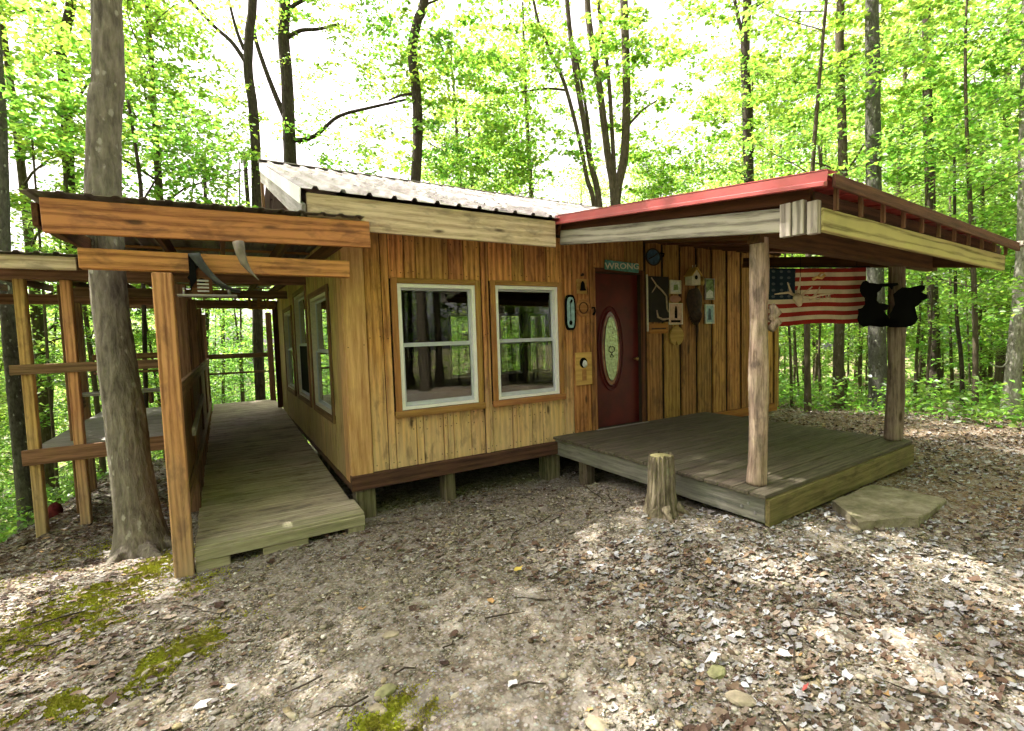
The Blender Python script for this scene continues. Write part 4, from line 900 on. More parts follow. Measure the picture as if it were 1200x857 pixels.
def gen_tree(seed, H, r, cb, R_, nsp, per, leaf, matL, matB, limb=10, sweep=0.25, spread=None, stick=0.25):
    """returns trunk mesh, crown mesh. cb: crown base height; R_: crown radius"""
    rd = random.Random(seed); m = MB(); path = []; ph = rd.uniform(0, 6); k = 12
    for i in range(k+1):
        q = i/k; path.append(Vector((sweep*math.sin(q*2.4+ph)*q, sweep*math.cos(q*2.1+ph*1.7)*q, H*q-0.25*(i == 0))))
    m.tube(path, [r*(1.25 if i == 0 else 1.0)*(1-0.80*i/k)+0.008 for i in range(k+1)], 8, False, 0.05)
    def on(q): f = q*k; i = min(k-1, int(f)); return path[i].lerp(path[i+1], f-i)
    cs, rs = [], []
    for j in range(limb):
        q = cb/H+(0.97-cb/H)*(j+rd.random()*0.8)/limb; a = rd.uniform(0, 6.283); L = R_*(0.5+0.5*math.sin(math.pi*min(1, (q-cb/H)/(1-cb/H)*0.8+0.2)))*rd.uniform(0.6, 1.1)
        o = on(min(q, 0.99)); pts = [o]
        rise = rd.uniform(0.1, 0.6)
        for s in range(1, 5): pts.append(o+Vector((math.cos(a+0.12*s)*L*s/4, math.sin(a+0.12*s)*L*s/4, L*rise*(s/4)**0.8+rd.uniform(-0.05, 0.05))))
        br = max(0.010, r*(1-0.8*q)*0.42); m.tube(pts, [br, br*0.8, br*0.6, br*0.4, br*0.2], 5, False)
        per_l = max(1, nsp//limb)
        for s in range(per_l):
            u = rd.uniform(0.3, 1.05); f = u*4; i0 = min(3, int(f)); p = pts[i0].lerp(pts[i0+1], min(1, f-i0))
            off = Vector((rd.gauss(0, 1), rd.gauss(0, 1), rd.gauss(0, 0.55)))*R_*0.16; c = p+off
            if rd.random() < 0.5: m.tube([p, p.lerp(c, 0.5)+Vector((0, 0, 0.03)), c], [br*0.35+0.003, 0.004, 0.003], 4, False)
            cs.append(tuple(c)); rs.append(R_*rd.uniform(0.12, 0.26)+0.12)
    tm = bpy.data.meshes.new('trunk'); tm.from_pydata([tuple(v) for v in m.v], [], m.f); tm.materials.append(matB); tm.polygons.foreach_set('use_smooth', [True]*len(tm.polygons))
    V, Fc = leaf_cloud(cs, rs, per, leaf, 0.28, 0.05, seed)
    return tm, np_mesh('crown', V, Fc, matL)
def tree_from(meshes, name, label, cat, x, y, rz, sc_, group=None, z=None, crown=True):
    z = gzf(x, y) if z is None else z
    o = thing(name, label, cat, (x, y, z), group, rz)
    for nm, me in (('trunk', meshes[0]), ('crown', meshes[1])):
        if nm == 'crown' and not crown: continue
        c = bpy.data.objects.new(nm, me); place(c, WM[o.name] @ Matrix.Diagonal((sc_, sc_, sc_, 1)), o)
    return o
VT = [gen_tree(11+i, 14+i % 3*1.5, 0.13+0.02*(i % 3), 4.0+0.7*(i % 3), 3.0, 170, 60, 0.115, M['leaf' if i % 2 else 'leaf3'], M['bark_far'], 20) for i in range(5)]
VS = [gen_tree(41+i, 6.5+i % 3, 0.045+0.01*(i % 2), 1.1+0.4*(i % 3), 1.7, 90, 54, 0.085, M['leaf' if i % 2 else 'leaf2'], M['bark_far'], 16, 0.35) for i in range(5)]

def px_tree(name, label, depth, stems, mat, cat='tree', crown=None, group=None, flare=1.35, nseg=10, top=None):
    """stems: list of (pixel polyline from base up, width px at base, width px at top). First stem is the trunk, others branches/stems."""
    b = at(*stems[0][0][0], depth); gx = gzf(b.x, b.y); cst = math.cos(math.atan((stems[0][0][0][0]-600)/F_PX))
    o = thing(name, label, cat, (b.x, b.y, gx), group)
    for si, (pl, w0, w1, isb) in enumerate(stems):
        P = [at(px, py, depth*(1+(0.0 if not isb else 0.01*(si % 3-1)*i/len(pl)))) for i, (px, py) in enumerate(pl)]
        if not isb:
            if P[0].z > gx+0.05: P = [Vector((P[0].x+(P[0].x-P[1].x)*0.1, P[0].y, gx-0.2))]+P; w0_ = w0*1.15
            else: P[0].z = min(P[0].z, gx-0.05)
            d = (P[-1]-P[-2]).normalized()
            if top: P.append(P[-1]+Vector((d.x*0.4, d.y*0.4, max(0.8, d.z))).normalized()*top)
        # resample smooth
        n = len(P); Q = []; 
        for i in range(n-1):
            p0, p1, p2, p3 = P[max(0, i-1)], P[i], P[i+1], P[min(n-1, i+2)]
            for s in range(4):
                t_ = s/4; Q.append(0.5*((2*p1)+(p2-p0)*t_+(2*p0-5*p1+4*p2-p3)*t_*t_+(3*p1-p0-3*p2+p3)*t_**3))
        Q.append(P[-1]); k = len(Q); r0_, r1_ = w0/2/F_PX*depth*cst, w1/2/F_PX*depth*cst
        rad = [(r0_+(r1_-r0_)*i/(k-1)) for i in range(k)]
        if not isb:
            for i in range(k):
                hgt = Q[i].z-gx; rad[i] *= 1+(flare-1)*math.exp(-max(0, hgt)/0.22)
        m = MB()
        if w0 > 40: m = rough_tube(Q, rad, 56, 0.03, 0.010, (14, 2.5), 3.0)
        elif w0 > 16 and not isb: m = rough_tube(Q, rad, 28, 0.07, 0.012, (9, 1.6), w0)
        else: m.tube(Q, rad, 8, True, 0.03, 0.05)
        m.build('trunk' if si == 0 else ('branch' if isb else 'stem'), o, mat, tuple(Q[0]), True)
    if crown:
        for (px, py, rr, n, me_leaf) in crown:
            pass
    return o
def crown_at(o, items, seed, matL, leaf=0.13, per=46):
    """items: (world center, spread radius, n sprays)"""
    r_ = random.Random(seed); cs, rs = [], []
    for (c, R_, n) in items:
        for _ in range(n):
            d = Vector((r_.gauss(0, 1), r_.gauss(0, 1), r_.gauss(0, 0.7))).normalized()*R_*r_.random()**0.45
            cs.append(tuple(Vector(c)+d)); rs.append(r_.uniform(0.22, 0.5))
    V, Fc = leaf_cloud(cs, rs, per, leaf, 0.28, 0.08, seed); org = np.array(WM[o.name].translation)
    me = np_mesh('crown', V-org, Fc, matL); place(bpy.data.objects.new('crown', me), Matrix.Translation(WM[o.name].translation), o)

tA = px_tree('maple_tree', 'thick grey trunk with pale lichen spots growing up through the left roof', 4.55,
    [([(168, 652), (161, 600), (148, 500), (137, 420), (127, 330), (121, 215), (123, 120), (125, 0)], 53, 37, False)], M['bark'], flare=1.5, top=7.0)
b = Vector(tA.location)
crown_at(tA, [(b+Vector((0.3, 0.2, 11)), 2.8, 60), (b+Vector((-1.5, 0.5, 9.5)), 2.0, 30), (b+Vector((1.4, 1.0, 10)), 1.8, 26)], 5, M['leaf'], 0.12)
m = MB()
for (a, L) in ((3.9, 0.32), (5.0, 0.5), (5.9, 0.3)):
    pts = []
    for q in (0, .3, .6, 1): 
        x, y = b.x+math.cos(a+0.2*q)*(0.15+L*q), b.y+math.sin(a+0.2*q)*(0.15+L*q); pts.append((x, y, gzf(x, y)+0.06*(1-q)**2-0.015-0.02*q))
    m.tube(pts, [0.10, 0.06, 0.035, 0.012], 8, True, 0.08)
m.build('root', tA, M['bark'], tuple(b), True)
tB = px_tree('oak_tree', 'slim dark forked trunk rising behind the roof peak of the cabin', 13.0,
    [([(303, 420), (301, 260), (300, 190), (297, 130), (291, 85), (292, 40), (296, 0)], 13, 11, False), ([(290, 76), (272, 50), (250, 30), (222, 0), (205, -15)], 6, 3, True), ([(286, 58), (277, 35), (268, 0)], 5, 3, True)], M['bark_dark'], top=3)
tC = px_tree('oak_tree', 'stout branching tree just right of the roof peak with a bent limb', 15.0,
    [([(346, 420), (343, 260), (340, 190), (338, 140), (336, 90), (332, 40), (334, 0)], 18, 13, False), ([(334, 138), (318, 100), (302, 55), (296, 30)], 7, 4, True), ([(336, 45), (352, 36), (375, 34), (398, 28)], 6, 3, True),
     ([(343, 165), (360, 163), (375, 155), (398, 136), (440, 125), (480, 116)], 6, 3, True), ([(333, 20), (345, 6), (370, -6)], 6, 4, True)], M['bark_dark'], top=3)
tD = px_tree('young_tree', 'single crooked dark trunk standing behind the middle of the roof', 12.0,
    [([(484, 420), (486, 300), (487, 215), (490, 150), (487, 100), (483, 60), (489, 25), (498, -5)], 13, 10, False), ([(486, 110), (470, 112), (455, 118)], 4, 2, True), ([(490, 8), (508, 2), (520, -5)], 3, 2, True)], M['bark_dark'], top=3)
tE = px_tree('multi_stem_maple', 'clump of slender stems fanning out behind the red roof edge', 13.0,
    [([(722, 400), (722, 240), (732, 180), (734, 90), (731, -5)], 12, 9, False), ([(712, 400), (703, 245), (692, 190), (682, 130), (672, 70), (664, -5)], 9, 5, False), ([(710, 400), (697, 247), (688, 210), (678, 160), (662, 100), (645, 60), (628, 15)], 7, 3, False),
     ([(718, 400), (720, 245), (712, 180), (702, 100), (692, 40), (688, -5)], 10, 7, False), ([(719, 400), (721, 245), (717, 150), (712, 80), (700, -5)], 6, 4, False), ([(691, 195), (690, 150), (680, 90), (672, 50)], 4, 3, True), ([(665, 106), (640, 104), (610, 108)], 3, 2, True), ([(734, 150), (752, 130), (770, 118)], 3, 2, True)], M['bark_far'], top=2.5)
tF = px_tree('oak_tree', 'straight dark trunk forking at the top behind the red porch roof', 14.0,
    [([(880, 420), (879, 300), (878, 220), (875, 120), (873, 60), (876, -5)], 14, 10, False), ([(873, 48), (866, 25), (860, -5)], 5, 4, True), ([(876, 12), (890, 4), (906, -6)], 6, 4, True)], M['bark_dark'], top=3)
tG = px_tree('lichen_tree', 'speckled dark trunk passing behind the porch roof near the flag', 11.0,
    [([(1030, 506), (1028, 400), (1024, 250), (1023, 120), (1022, -5)], 24, 15, False)], M['bark_lichen'], top=3)
tH = px_tree('beech_tree', 'pale mottled trunk leaning at the right edge of the picture', 9.4,
    [([(1182, 508), (1187, 440), (1196, 350), (1201, 260), (1204, 100), (1206, 0)], 23, 17, False), ([(1191, 395), (1180, 425), (1170, 430), (1160, 425)], 3, 2, True)], M['bark_white'], top=3)
tI = px_tree('young_tree', 'brown trunk seen beyond the deck between the log posts', 11.5,
    [([(982, 503), (983, 400), (986, 300), (988, 200), (984, 60), (985, 0)], 14, 9, False), ([(986, 205), (1000, 190), (1012, 170)], 4, 2, True), ([(986, 205), (970, 195), (950, 190)], 3, 2, True)], M['bark_far'], top=2)
tJ = px_tree('young_tree', 'dark straight trunk deeper in the woods right of the second porch post', 14.5,
    [([(1096, 498), (1095, 400), (1092, 320), (1088, 150), (1085, 0)], 16, 10, False)], M['bark_dark'], top=2)
tK = px_tree('oak_tree', 'dark trunk at the left edge behind the platform posts', 8.0,
    [([(34, 612), (24, 520), (12, 400), (4, 300), (0, 150)], 24, 17, False)], M['bark_lichen'], top=3)
tL = px_tree('oak_tree', 'dark leafy trunk at upper left beyond the platform roof', 12.0,
    [([(95, 500), (85, 300), (77, 120), (72, 60), (84, -5)], 17, 12, False), ([(76, 150), (95, 110), (130, 60)], 5, 3, True)], M['bark_dark'], top=3)
tM = px_tree('sapling', 'thin dark sapling rising just right of the thick lichen trunk', 9.0,
    [([(172, 500), (166, 250), (164, 210), (157, 160), (150, 118)], 7, 4, False), ([(166, 238), (180, 215), (188, 200)], 3, 2, True)], M['bark_dark'])
small = [(928, 497, 922, 340, 4, 12), (965, 500, 962, 350, 4, 13), (1072, 500, 1080, 340, 5, 12.5), (1084, 500, 1092, 360, 4, 12), (1128, 505, 1120, 350, 7, 12), (1112, 503, 1114, 400, 6, 15), (1142, 503, 1136, 430, 4, 14), (1152, 502, 1150, 380, 4, 16), (940, 500, 931, 380, 3, 15),
         (1000, 500, 975, 330, 6, 14), (1012, 500, 1008, 380, 3, 16), (245, 478, 243, 350, 9, 17), (262, 478, 262, 350, 5, 19), (306, 474, 298, 350, 10, 15), (286, 478, 282, 360, 4, 18), (70, 600, 50, 330, 6, 10), (196, 560, 190, 330, 7, 12), (60, 590, 70, 300, 5, 13), (200, 600, 215, 330, 4, 14), (950, 500, 958, 330, 4, 17)]
lab = ['hair thin sapling just right of the cabin end trim', 'thin sapling between the cabin end and the brown trunk', 'thin leaning sapling right beside the second log post', 'thin straight sapling left of the dark far trunk', 'wavy sapling standing on the crest left of the pale trunk', 'slim far trunk right of the dark trunk', 'small sapling between wavy sapling and pale trunk', 'small sapling just left of the pale mottled trunk', 'very thin sapling behind the deck near cabin end', 'leaning slim trunk behind the hanging flag', 'thin sapling between brown trunk and speckled trunk',
       'left trunk framed by the far walkway opening', 'thin second trunk inside the far walkway opening', 'dark right trunk framed by the far walkway opening', 'small stem in the middle of the far walkway opening', 'leaning thin trunk behind the outer platform post', 'thin trunk seen right of the thick lichen trunk', 'slim trunk seen between the two platform posts', 'thin stem beside the front ramp post', 'slim trunk far behind the porch deck']
for (x0, y0, x1, y1, wpx, dp), lb in zip(small, lab):
    xm, ym = (x0+x1)/2+rng.uniform(-4, 4), (y0+y1)/2
    o = px_tree('sapling', lb, dp, [([(x0, y0), (xm, ym), (x1, y1), (x1+(x1-x0)*0.8+rng.uniform(-6, 6), y1-170)], wpx, max(2, wpx*0.5), False)], M['bark_far' if wpx < 7 else 'bark_dark'])
    b = Vector(o.location); tp = at(x1, y1-60, dp)
    crown_at(o, [(b.lerp(tp, 0.9), 1.5, 16), (b.lerp(tp, 0.55), 1.2, 10)], int(x0), M['leaf' if int(x0) % 2 else 'leaf2'], 0.10, 34)
# crowns of the traced trees (around their own trunks, plus shade crowns set apart from them)
def up_crown(o, px, py, dp, R_, n, seed, mt='leaf', leaf=0.13): crown_at(o, [(at(px, py, dp), R_, n)], seed, M[mt], leaf)
for (o, px, py, dp, R_, n, sd_) in ((tB, 300, -60, 13, 2.2, 26, 1), (tC, 345, -70, 15, 2.5, 26, 2), (tD, 490, -70, 12, 2.2, 30, 3), (tF, 876, -60, 14, 2.4, 34, 6), (tG, 1022, 10, 11.6, 2.6, 70, 7), (tH, 1190, 120, 10.0, 2.6, 90, 8), (tJ, 1086, 110, 14.5, 2.9, 90, 9), (tI, 985, 80, 12, 2.2, 60, 10), (tL, 78, 60, 12, 2.9, 90, 11), (tK, -30, 120, 8.8, 2.2, 70, 12)):
    up_crown(o, px, py, dp, R_, n, sd_)
for (o, items, sd_) in ((tB, [(Vector((-2.5, 5.0, 13.5)), 3.0, 60), (Vector((0.0, 7.0, 14.5)), 2.6, 40)], 61), (tC, [(Vector((2.0, 6.0, 14.5)), 3.0, 60)], 62), (tD, [(Vector((3.5, 3.0, 13.0)), 2.8, 50)], 63), (tK, [(Vector((-5.5, 2.2, 11.0)), 3.0, 150), (Vector((-4.0, 4.5, 13.0)), 2.4, 40)], 64), (tG, [(Vector((6.5, -1.0, 12.0)), 2.6, 50)], 65)):  # high, mostly unseen crowns added to shade the roof and clearing
    crown_at(o, items, sd_, M['leaf2'], 0.12, 46)
crown_at(tE, [(at(560, 60, 13.5), 2.6, 80), (at(660, 90, 13), 2.4, 60), (at(790, 60, 14), 2.6, 70), (at(560, 190, 14), 1.8, 40), (at(800, 180, 13.5), 2.0, 46), (at(620, 180, 13), 1.6, 34)], 4, M['leaf'], 0.13, 44)
crown_at(tL, [(at(215, 170, 12), 1.5, 34), (at(180, 90, 12), 1.4, 30), (at(240, 220, 12), 1.1, 20)], 46, M['leaf'], 0.12, 40)
crown_at(tD, [(at(470, 70, 12), 1.0, 9), (at(520, 120, 12.5), 1.1, 16), (at(455, 190, 12), 0.9, 10)], 47, M['leaf'], 0.12, 36)
crown_at(tB, [(at(270, 120, 13), 1.2, 12), (at(240, 40, 13), 1.2, 10)], 48, M['leaf'], 0.11, 34)
crown_at(tC, [(at(395, 20, 15), 1.3, 16), (at(430, 80, 15.5), 1.3, 16), (at(360, 100, 15.5), 1.0, 9), (at(420, 160, 16), 1.4, 18), (at(310, 30, 15), 1.0, 9)], 49, M['leaf2'], 0.11, 34)
crown_at(tB, [(at(240, 95, 13), 1.3, 18), (at(265, 165, 13.5), 1.1, 14)], 50, M['leaf'], 0.11, 34)
crown_at(tD, [(at(520, 40, 12), 1.2, 18), (at(450, 30, 12.5), 1.0, 10), (at(515, 180, 12.5), 1.1, 18)], 51, M['leaf2'], 0.11, 36)
crown_at(tF, [(at(900, 90, 14), 1.3, 20), (at(850, 160, 14.5), 1.2, 18), (at(920, 170, 14), 1.3, 22)], 52, M['leaf'], 0.11, 36)
crown_at(tC, [(at(400, 190, 15), 1.1, 14), (at(450, 90, 15), 0.9, 7), (at(345, 150, 15), 0.8, 8)], 44, M['leaf'], 0.12, 34)
crown_at(tM, [(at(190, 190, 9), 1.1, 20), (at(225, 150, 9), 0.9, 14), (at(180, 120, 9), 0.8, 9)], 45, M['leaf2'], 0.10, 36)

# background woods : every trunk its own tree
random.seed(5)
def free_az(px):  # sky gaps: (pixel range) where tall crowns are left out
    return not (215 < px < 520 or 800 < px < 870)
pos_used = []
AVOID = [(484, 99), (722, 99), (880, 99), (1034, 99), (1190, 99), (982, 99), (1096, 99), (346, 99)]
def try_add(px, dist, kind, i):
    if any(abs(px-a) < 24 for a, _ in AVOID) and dist < 20: return False
    d = az_dir(px); x, y = CAM.x+d.x*dist, CAM.y+d.y*dist
    if -7 < x < 8.2 and -6 < y < 8.8: return False
    for (a, b2) in pos_used:
        if (a-x)**2+(b2-y)**2 < (0.9 if kind == 's' else 2.4): return False
    pos_used.append((x, y)); s_ = random.uniform(0.8, 1.2)
    if kind == 's': tree_from(VS[i % 5], 'sapling', 'slender leafy sapling of the bright green understory beyond the cabin', 'tree', x, y, random.uniform(0, 6.28), s_, 'understory saplings in the woods')
    else: tree_from(VT[i % 5], 'forest_tree', 'tall thin forest tree far beyond the cabin with bright green leaves', 'tree', x, y, random.uniform(0, 6.28), s_, 'tall forest trees in the background')
    return True
i = 0
for k in range(900):
    if i >= 120: break
    px = random.uniform(-250, 1450); dist = random.uniform(10.5, 34)
    if (200 < px < 540) and dist < 20: continue
    if try_add(px, dist, 's', i): i += 1
i = 0
for k in range(900):
    if i >= 84: break
    px = random.uniform(-350, 1550); dist = random.uniform(15, 44)
    if not free_az(px) and dist < 34: continue
    if try_add(px, dist, 't', i): i += 1
# trees behind and beside the viewer
for k in range(60):
    a = random.uniform(R(122), R(353)) if k < 34 else random.uniform(R(268), R(345)); dist = random.uniform(5.5, 20); x, y = CAM.x+math.cos(a)*dist, CAM.y+math.sin(a)*dist
    if (x > -3.5 and y > -7.5) or (-7 < x < 0 and y > -2.5): continue
    tree_from(VT[k % 5], 'forest_tree', 'tall thin forest tree in the woods opposite the cabin', 'tree', x, y, random.uniform(0, 6.28), random.uniform(0.9, 1.2), 'tall forest trees opposite the cabin')
    if k % 2 and y < -9: tree_from(VS[k % 5], 'sapling', 'leafy sapling in the woods opposite the cabin', 'tree', x+2, y-1.5, random.uniform(0, 6.28), 1.0, 'saplings opposite the cabin')
# low undergrowth and far wood mass
def ring_mass(seed):
    r_ = np.random.default_rng(seed); n = 3600; aa = r_.uniform(R(115), R(372), n); d = np.sqrt(r_.uniform(16**2, 40**2, n)); x, y = CAM.x+np.cos(aa)*d, CAM.y+np.sin(aa)*d; z = gz(x, y)+r_.uniform(0, 11, n)
    V, Fc = leaf_cloud(np.stack([x, y, z], -1), r_.uniform(0.5, 1.1, n), 24, 0.26, 0.5, 0.0, seed)
    tag(place(bpy.data.objects.new('distant_woods', np_mesh('woods_behind', V, Fc, M['leaf3'])), Matrix.Identity(4), None), 'green woods on the side opposite the cabin', kind='stuff')
ring_mass(99)
def mass(name, n, lab_, size, amin, amax, dmin, dmax, hfun, mt, seed):
    r_ = np.random.default_rng(seed); px = r_.uniform(amin, amax, n); d = np.sqrt(r_.uniform(dmin**2, dmax**2, n))
    ctr = []
    az0, az1 = az_dir(amin), az_dir(amax)
    A0, A1 = math.atan2(az0.y, az0.x), math.atan2(az1.y, az1.x)
    if A0 < A1: A0 += 2*math.pi
    aa = r_.uniform(A1, A0, n); x, y = CAM.x+np.cos(aa)*d, CAM.y+np.sin(aa)*d
    keep = ~((x > -3.4) & (x < 8.6) & (y > -7) & (y < 8.9)); x, y, d = x[keep], y[keep], d[keep]
    z = gz(x, y)+hfun(r_, len(x), d)
    V, Fc = leaf_cloud(np.stack([x, y, z], -1), r_.uniform(0.2, 0.5, len(x))*(size/0.1)**0.5, 22, size, 0.5, 0.0, seed)
    tag(place(bpy.data.objects.new(name, np_mesh(name, V, Fc, M[mt])), Matrix.Identity(4), None), lab_, kind='stuff')
mass('undergrowth', 3000, 'low leafy green undergrowth on the slope beyond the clearing', 0.09, -350, 1550, 10, 24, lambda r, n, d: r.uniform(0, 0.8, n)*r.random(n), 'leaf2', 71)
mass('distant_woods', 6200, 'distant bright green woods seen as one mass of leaves', 0.30, -400, 1650, 30, 60, lambda r, n, d: r.uniform(0, 15, n)*r.random(n)**0.5, 'leaf3', 72)

# ------------------------------------------------------------------ DECORATIONS on the front wall (y = 0)
YW = -0.045
def flat(u, v, w_): return (u, YW-w_, v)
# sign
def text_mesh(body, size, mat, parent, M4, name='lettering', bold=0.0, ext=0.002):
    cu = bpy.data.curves.new(name, 'FONT'); cu.body = body; cu.size = size; cu.extrude = ext; cu.offset = bold; cu.align_x = 'CENTER'; cu.align_y = 'CENTER'; cu.resolution_u = 2
    to = bpy.data.objects.new('tmp', cu); COL.objects.link(to); dg = bpy.context.evaluated_depsgraph_get(); me = bpy.data.meshes.new_from_object(to.evaluated_get(dg))
    bpy.data.objects.remove(to); me.materials.clear(); me.materials.append(mat)
    return place(bpy.data.objects.new(name, me), M4, parent)
def facing(loc, nrm, upv=(0, 0, 1), roll=0.0):
    z = Vector(nrm).normalized(); y = Vector(upv); y = (y-z*y.dot(z)).normalized(); x = y.cross(z)
    return Matrix(((x.x, y.x, z.x, loc[0]), (x.y, y.y, z.y, loc[1]), (x.z, y.z, z.z, loc[2]), (0, 0, 0, 1))) @ Matrix.Rotation(roll, 4, 'Z')
s = thing('door_sign', 'narrow weathered teal sign board with pale capital letters above the red door', 'sign', (3.64, YW-0.02, 2.48))
bar('board', s, M['teal'], (3.34, YW-0.03, 2.50), (3.95, YW-0.03, 2.475), 0.125, 0.018)
text_mesh('WRONG', 0.115, M['cream'], s, facing((3.645, YW-0.041, 2.487), (0, -1, 0), roll=R(2.0)) @ Matrix.Diagonal((1.35, 1, 1, 1)), bold=0.001)
# blue disc
s = thing('round_plate', 'dark blue round metal plate hanging above and right of the red door', 'plate', (4.26, YW, 2.65))
m = MB(); m.prism(ell(4.26, 2.65, 0.14, 0.115, 28), flat, 0.012); m.build('disc', s, M['navy'], (4.26, YW, 2.65))
m = MB(); p_ = [(x, YW-0.016, z) for x, z in ell(4.26, 2.65, 0.14, 0.115, 28)]; m.tube(p_+[p_[0]], 0.010, 6, False); m.tube([(4.17, YW-0.016, 2.62), (4.26, YW-0.03, 2.66), (4.33, YW-0.016, 2.70)], 0.008, 6); m.build('rim', s, M['darkbrown'], (4.26, YW, 2.65), True)
m = MB(); m.tube([(4.42, YW-0.0, 2.72), (4.44, YW-0.05, 2.70), (4.41, YW-0.06, 2.66)], 0.012, 6); m.build('hook', s, M['black'], (4.42, YW, 2.7))
# black net frame with driftwood
s = thing('black_panel', 'black backing panel with pale branching driftwood right of the red door', 'wall panel', (4.35, YW, 2.05))
m = MB(); m.box((4.15, YW-0.015, 1.73), (4.57, YW, 2.38)); m.build('backing', s, M['black_net'], (4.35, YW, 2.05)); m = MB(); m.box((4.128, YW-0.018, 1.60), (4.146, YW, 2.40)); m.build('edge_strip', s, M['cream'], (4.13, YW, 2.0))
m = MB(); m.tube([(4.20, YW-0.03, 2.36), (4.28, YW-0.05, 2.25), (4.40, YW-0.05, 2.17), (4.49, YW-0.04, 2.10), (4.50, YW-0.04, 1.92), (4.53, YW-0.04, 1.87)], [0.008, 0.012, 0.013, 0.012, 0.011, 0.009], 7)
m.tube([(4.28, YW-0.05, 2.25), (4.20, YW-0.04, 2.15)], [0.010, 0.006], 6); m.build('driftwood', s, M['bone'], (4.3, YW, 2.2), True)
m = MB(); m.tube([(4.29, YW-0.04, 1.90), (4.30, YW-0.05, 1.80), (4.40, YW-0.05, 1.765), (4.56, YW-0.05, 1.78)], [0.010, 0.014, 0.015, 0.010], 7); m.build('driftwood', s, M['bone'], (4.3, YW, 1.8), True)
def framed(name, label, cat, x0, x1, z0, z1, fmat, imat, fw=0.018, art=None):
    s = thing(name, label, cat, ((x0+x1)/2, YW, (z0+z1)/2))
    m = MB(); m.box((x0, YW-0.012, z0), (x1, YW, z1)); m.build('backing', s, imat, (x0, YW, z0))
    m = MB(); m.box((x0-0.002, YW-0.02, z0), (x0+fw, YW-0.001, z1)); m.box((x1-fw, YW-0.02, z0), (x1+0.002, YW-0.001, z1)); m.box((x0+fw, YW-0.019, z1-fw), (x1-fw, YW-0.001, z1)); m.box((x0+fw, YW-0.019, z0), (x1-fw, YW-0.001, z0+fw))
    m.build('frame', s, fmat, (x0, YW, z0))
    if art:
        for (nm, poly, mt) in art:
            m = MB(); m.prism([(x0+(x1-x0)*u, z0+(z1-z0)*v) for u, v in poly], lambda u, v, w_: (u, YW-0.0125-w_, v), 0.003); m.build(nm, s, mt, (x0, YW, z0))
    return s
M['green_print'] = plain('green_print', (0.16, 0.24, 0.08), 0.6, var=0.7, scale=25); M['pale_print'] = plain('pale_print', (0.62, 0.64, 0.60), 0.6, var=0.2, scale=30); M['blue_print'] = plain('blue_print', (0.30, 0.48, 0.50), 0.6, var=0.3, scale=25); M['pinkish'] = plain('faded_poster', (0.55, 0.38, 0.27), 0.7, var=0.2, scale=20)
framed('small_picture', 'small square cream framed picture right of the driftwood panel', 'picture', 4.60, 4.83, 2.14, 2.34, M['cream'], M['pale_print'], 0.02, [('motif', [(0.3, 0.25), (0.75, 0.3), (0.7, 0.7), (0.35, 0.65)], M['green_print'])])
s = thing('oval_plaque', 'small faded pink oval plaque under the square cream picture', 'plaque', (4.71, YW, 2.06)); m = MB(); m.prism(ell(4.71, 2.065, 0.125, 0.05, 24), flat, 0.015); m.build('board', s, M['pink'], (4.71, YW, 2.06))
framed('poster', 'faded pink poster with a black figure below the pink oval', 'poster', 4.57, 4.86, 1.69, 2.005, M['cream'], M['pinkish'], 0.012, [('figure', [(0.42, 0.3), (0.6, 0.28), (0.62, 0.6), (0.56, 0.85), (0.47, 0.85), (0.42, 0.6)], M['black']), ('caption', [(0.15, 0.1), (0.85, 0.1), (0.85, 0.2), (0.15, 0.2)], M['black'])])
s = thing('wood_plaque', 'rounded orange wooden plaque mounted below the driftwood panel', 'plaque', (4.34, YW, 1.63)); m = MB()
rr_ = []
for (cx_, cz_, a0) in ((4.50, 1.69, 0), (4.19, 1.69, 90), (4.19, 1.585, 180), (4.50, 1.585, 270)):
    for q in (0, 45, 90): rr_.append((cx_+0.035*math.cos(R(a0+q)), cz_+0.02*math.sin(R(a0+q))))
m.prism(rr_, flat, 0.022); m.build('board', s, M['orangewood'], (4.34, YW, 1.63))
m = MB(); m.box((4.2, YW-0.026, 1.625), (4.49, YW-0.0225, 1.645)); m.build('carved_line', s, M['darkbrown'], (4.34, YW, 1.63))
s = thing('leaf_plaque', 'yellow tan notched slice of wood hung under the pink poster', 'plaque', (4.73, YW, 1.51)); m = MB()
pl = [(4.73+0.145*math.cos(a), 1.52+0.145*math.sin(a)) for a in np.linspace(-1.2, 4.34, 20)]; pl = pl[:]+[(4.70, 1.40), (4.72, 1.45), (4.75, 1.38)]
m.prism(pl, flat, 0.02); m.build('board', s, M['yellowwood'], (4.73, YW, 1.51))
# birdhouse white
def birdhouse(label, x, y, z, wd, h, d, bodym, roofm, nrm=-1, name='birdhouse', stripes=False):
    s = thing(name, label, 'birdhouse', (x, y, z)); m = MB()
    m.prism([(x-wd/2, z), (x+wd/2, z), (x+wd/2, z+h*0.62), (x, z+h), (x-wd/2, z+h*0.62)], lambda u, v, w_: (u, y-w_, v), d); m.build('body', s, bodym, (x, y, z))
    m = MB(); m.prism([(x-wd*0.66, z+h*0.55), (x-wd*0.66+0.015, z+h*0.52), (x, z+h*1.0), (x+wd*0.66-0.015, z+h*0.52), (x+wd*0.66, z+h*0.55), (x, z+h*1.08)], lambda u, v, w_: (u, y+0.01-w_, v), d+0.035); m.build('roof', s, roofm, (x, y, z+h))
    m = MB(); m.prism(ell(x, z+h*0.45, wd*0.17, wd*0.17, 16), lambda u, v, w_: (u, y-d-0.001-w_, v), 0.003); m.build('entry_hole', s, M['black'], (x, y, z))
    return s
bh = birdhouse('white birdhouse with a round black hole hung on the porch wall', 5.04, YW, 2.27, 0.19, 0.24, 0.12, M['cream'], M['yellowwood'])
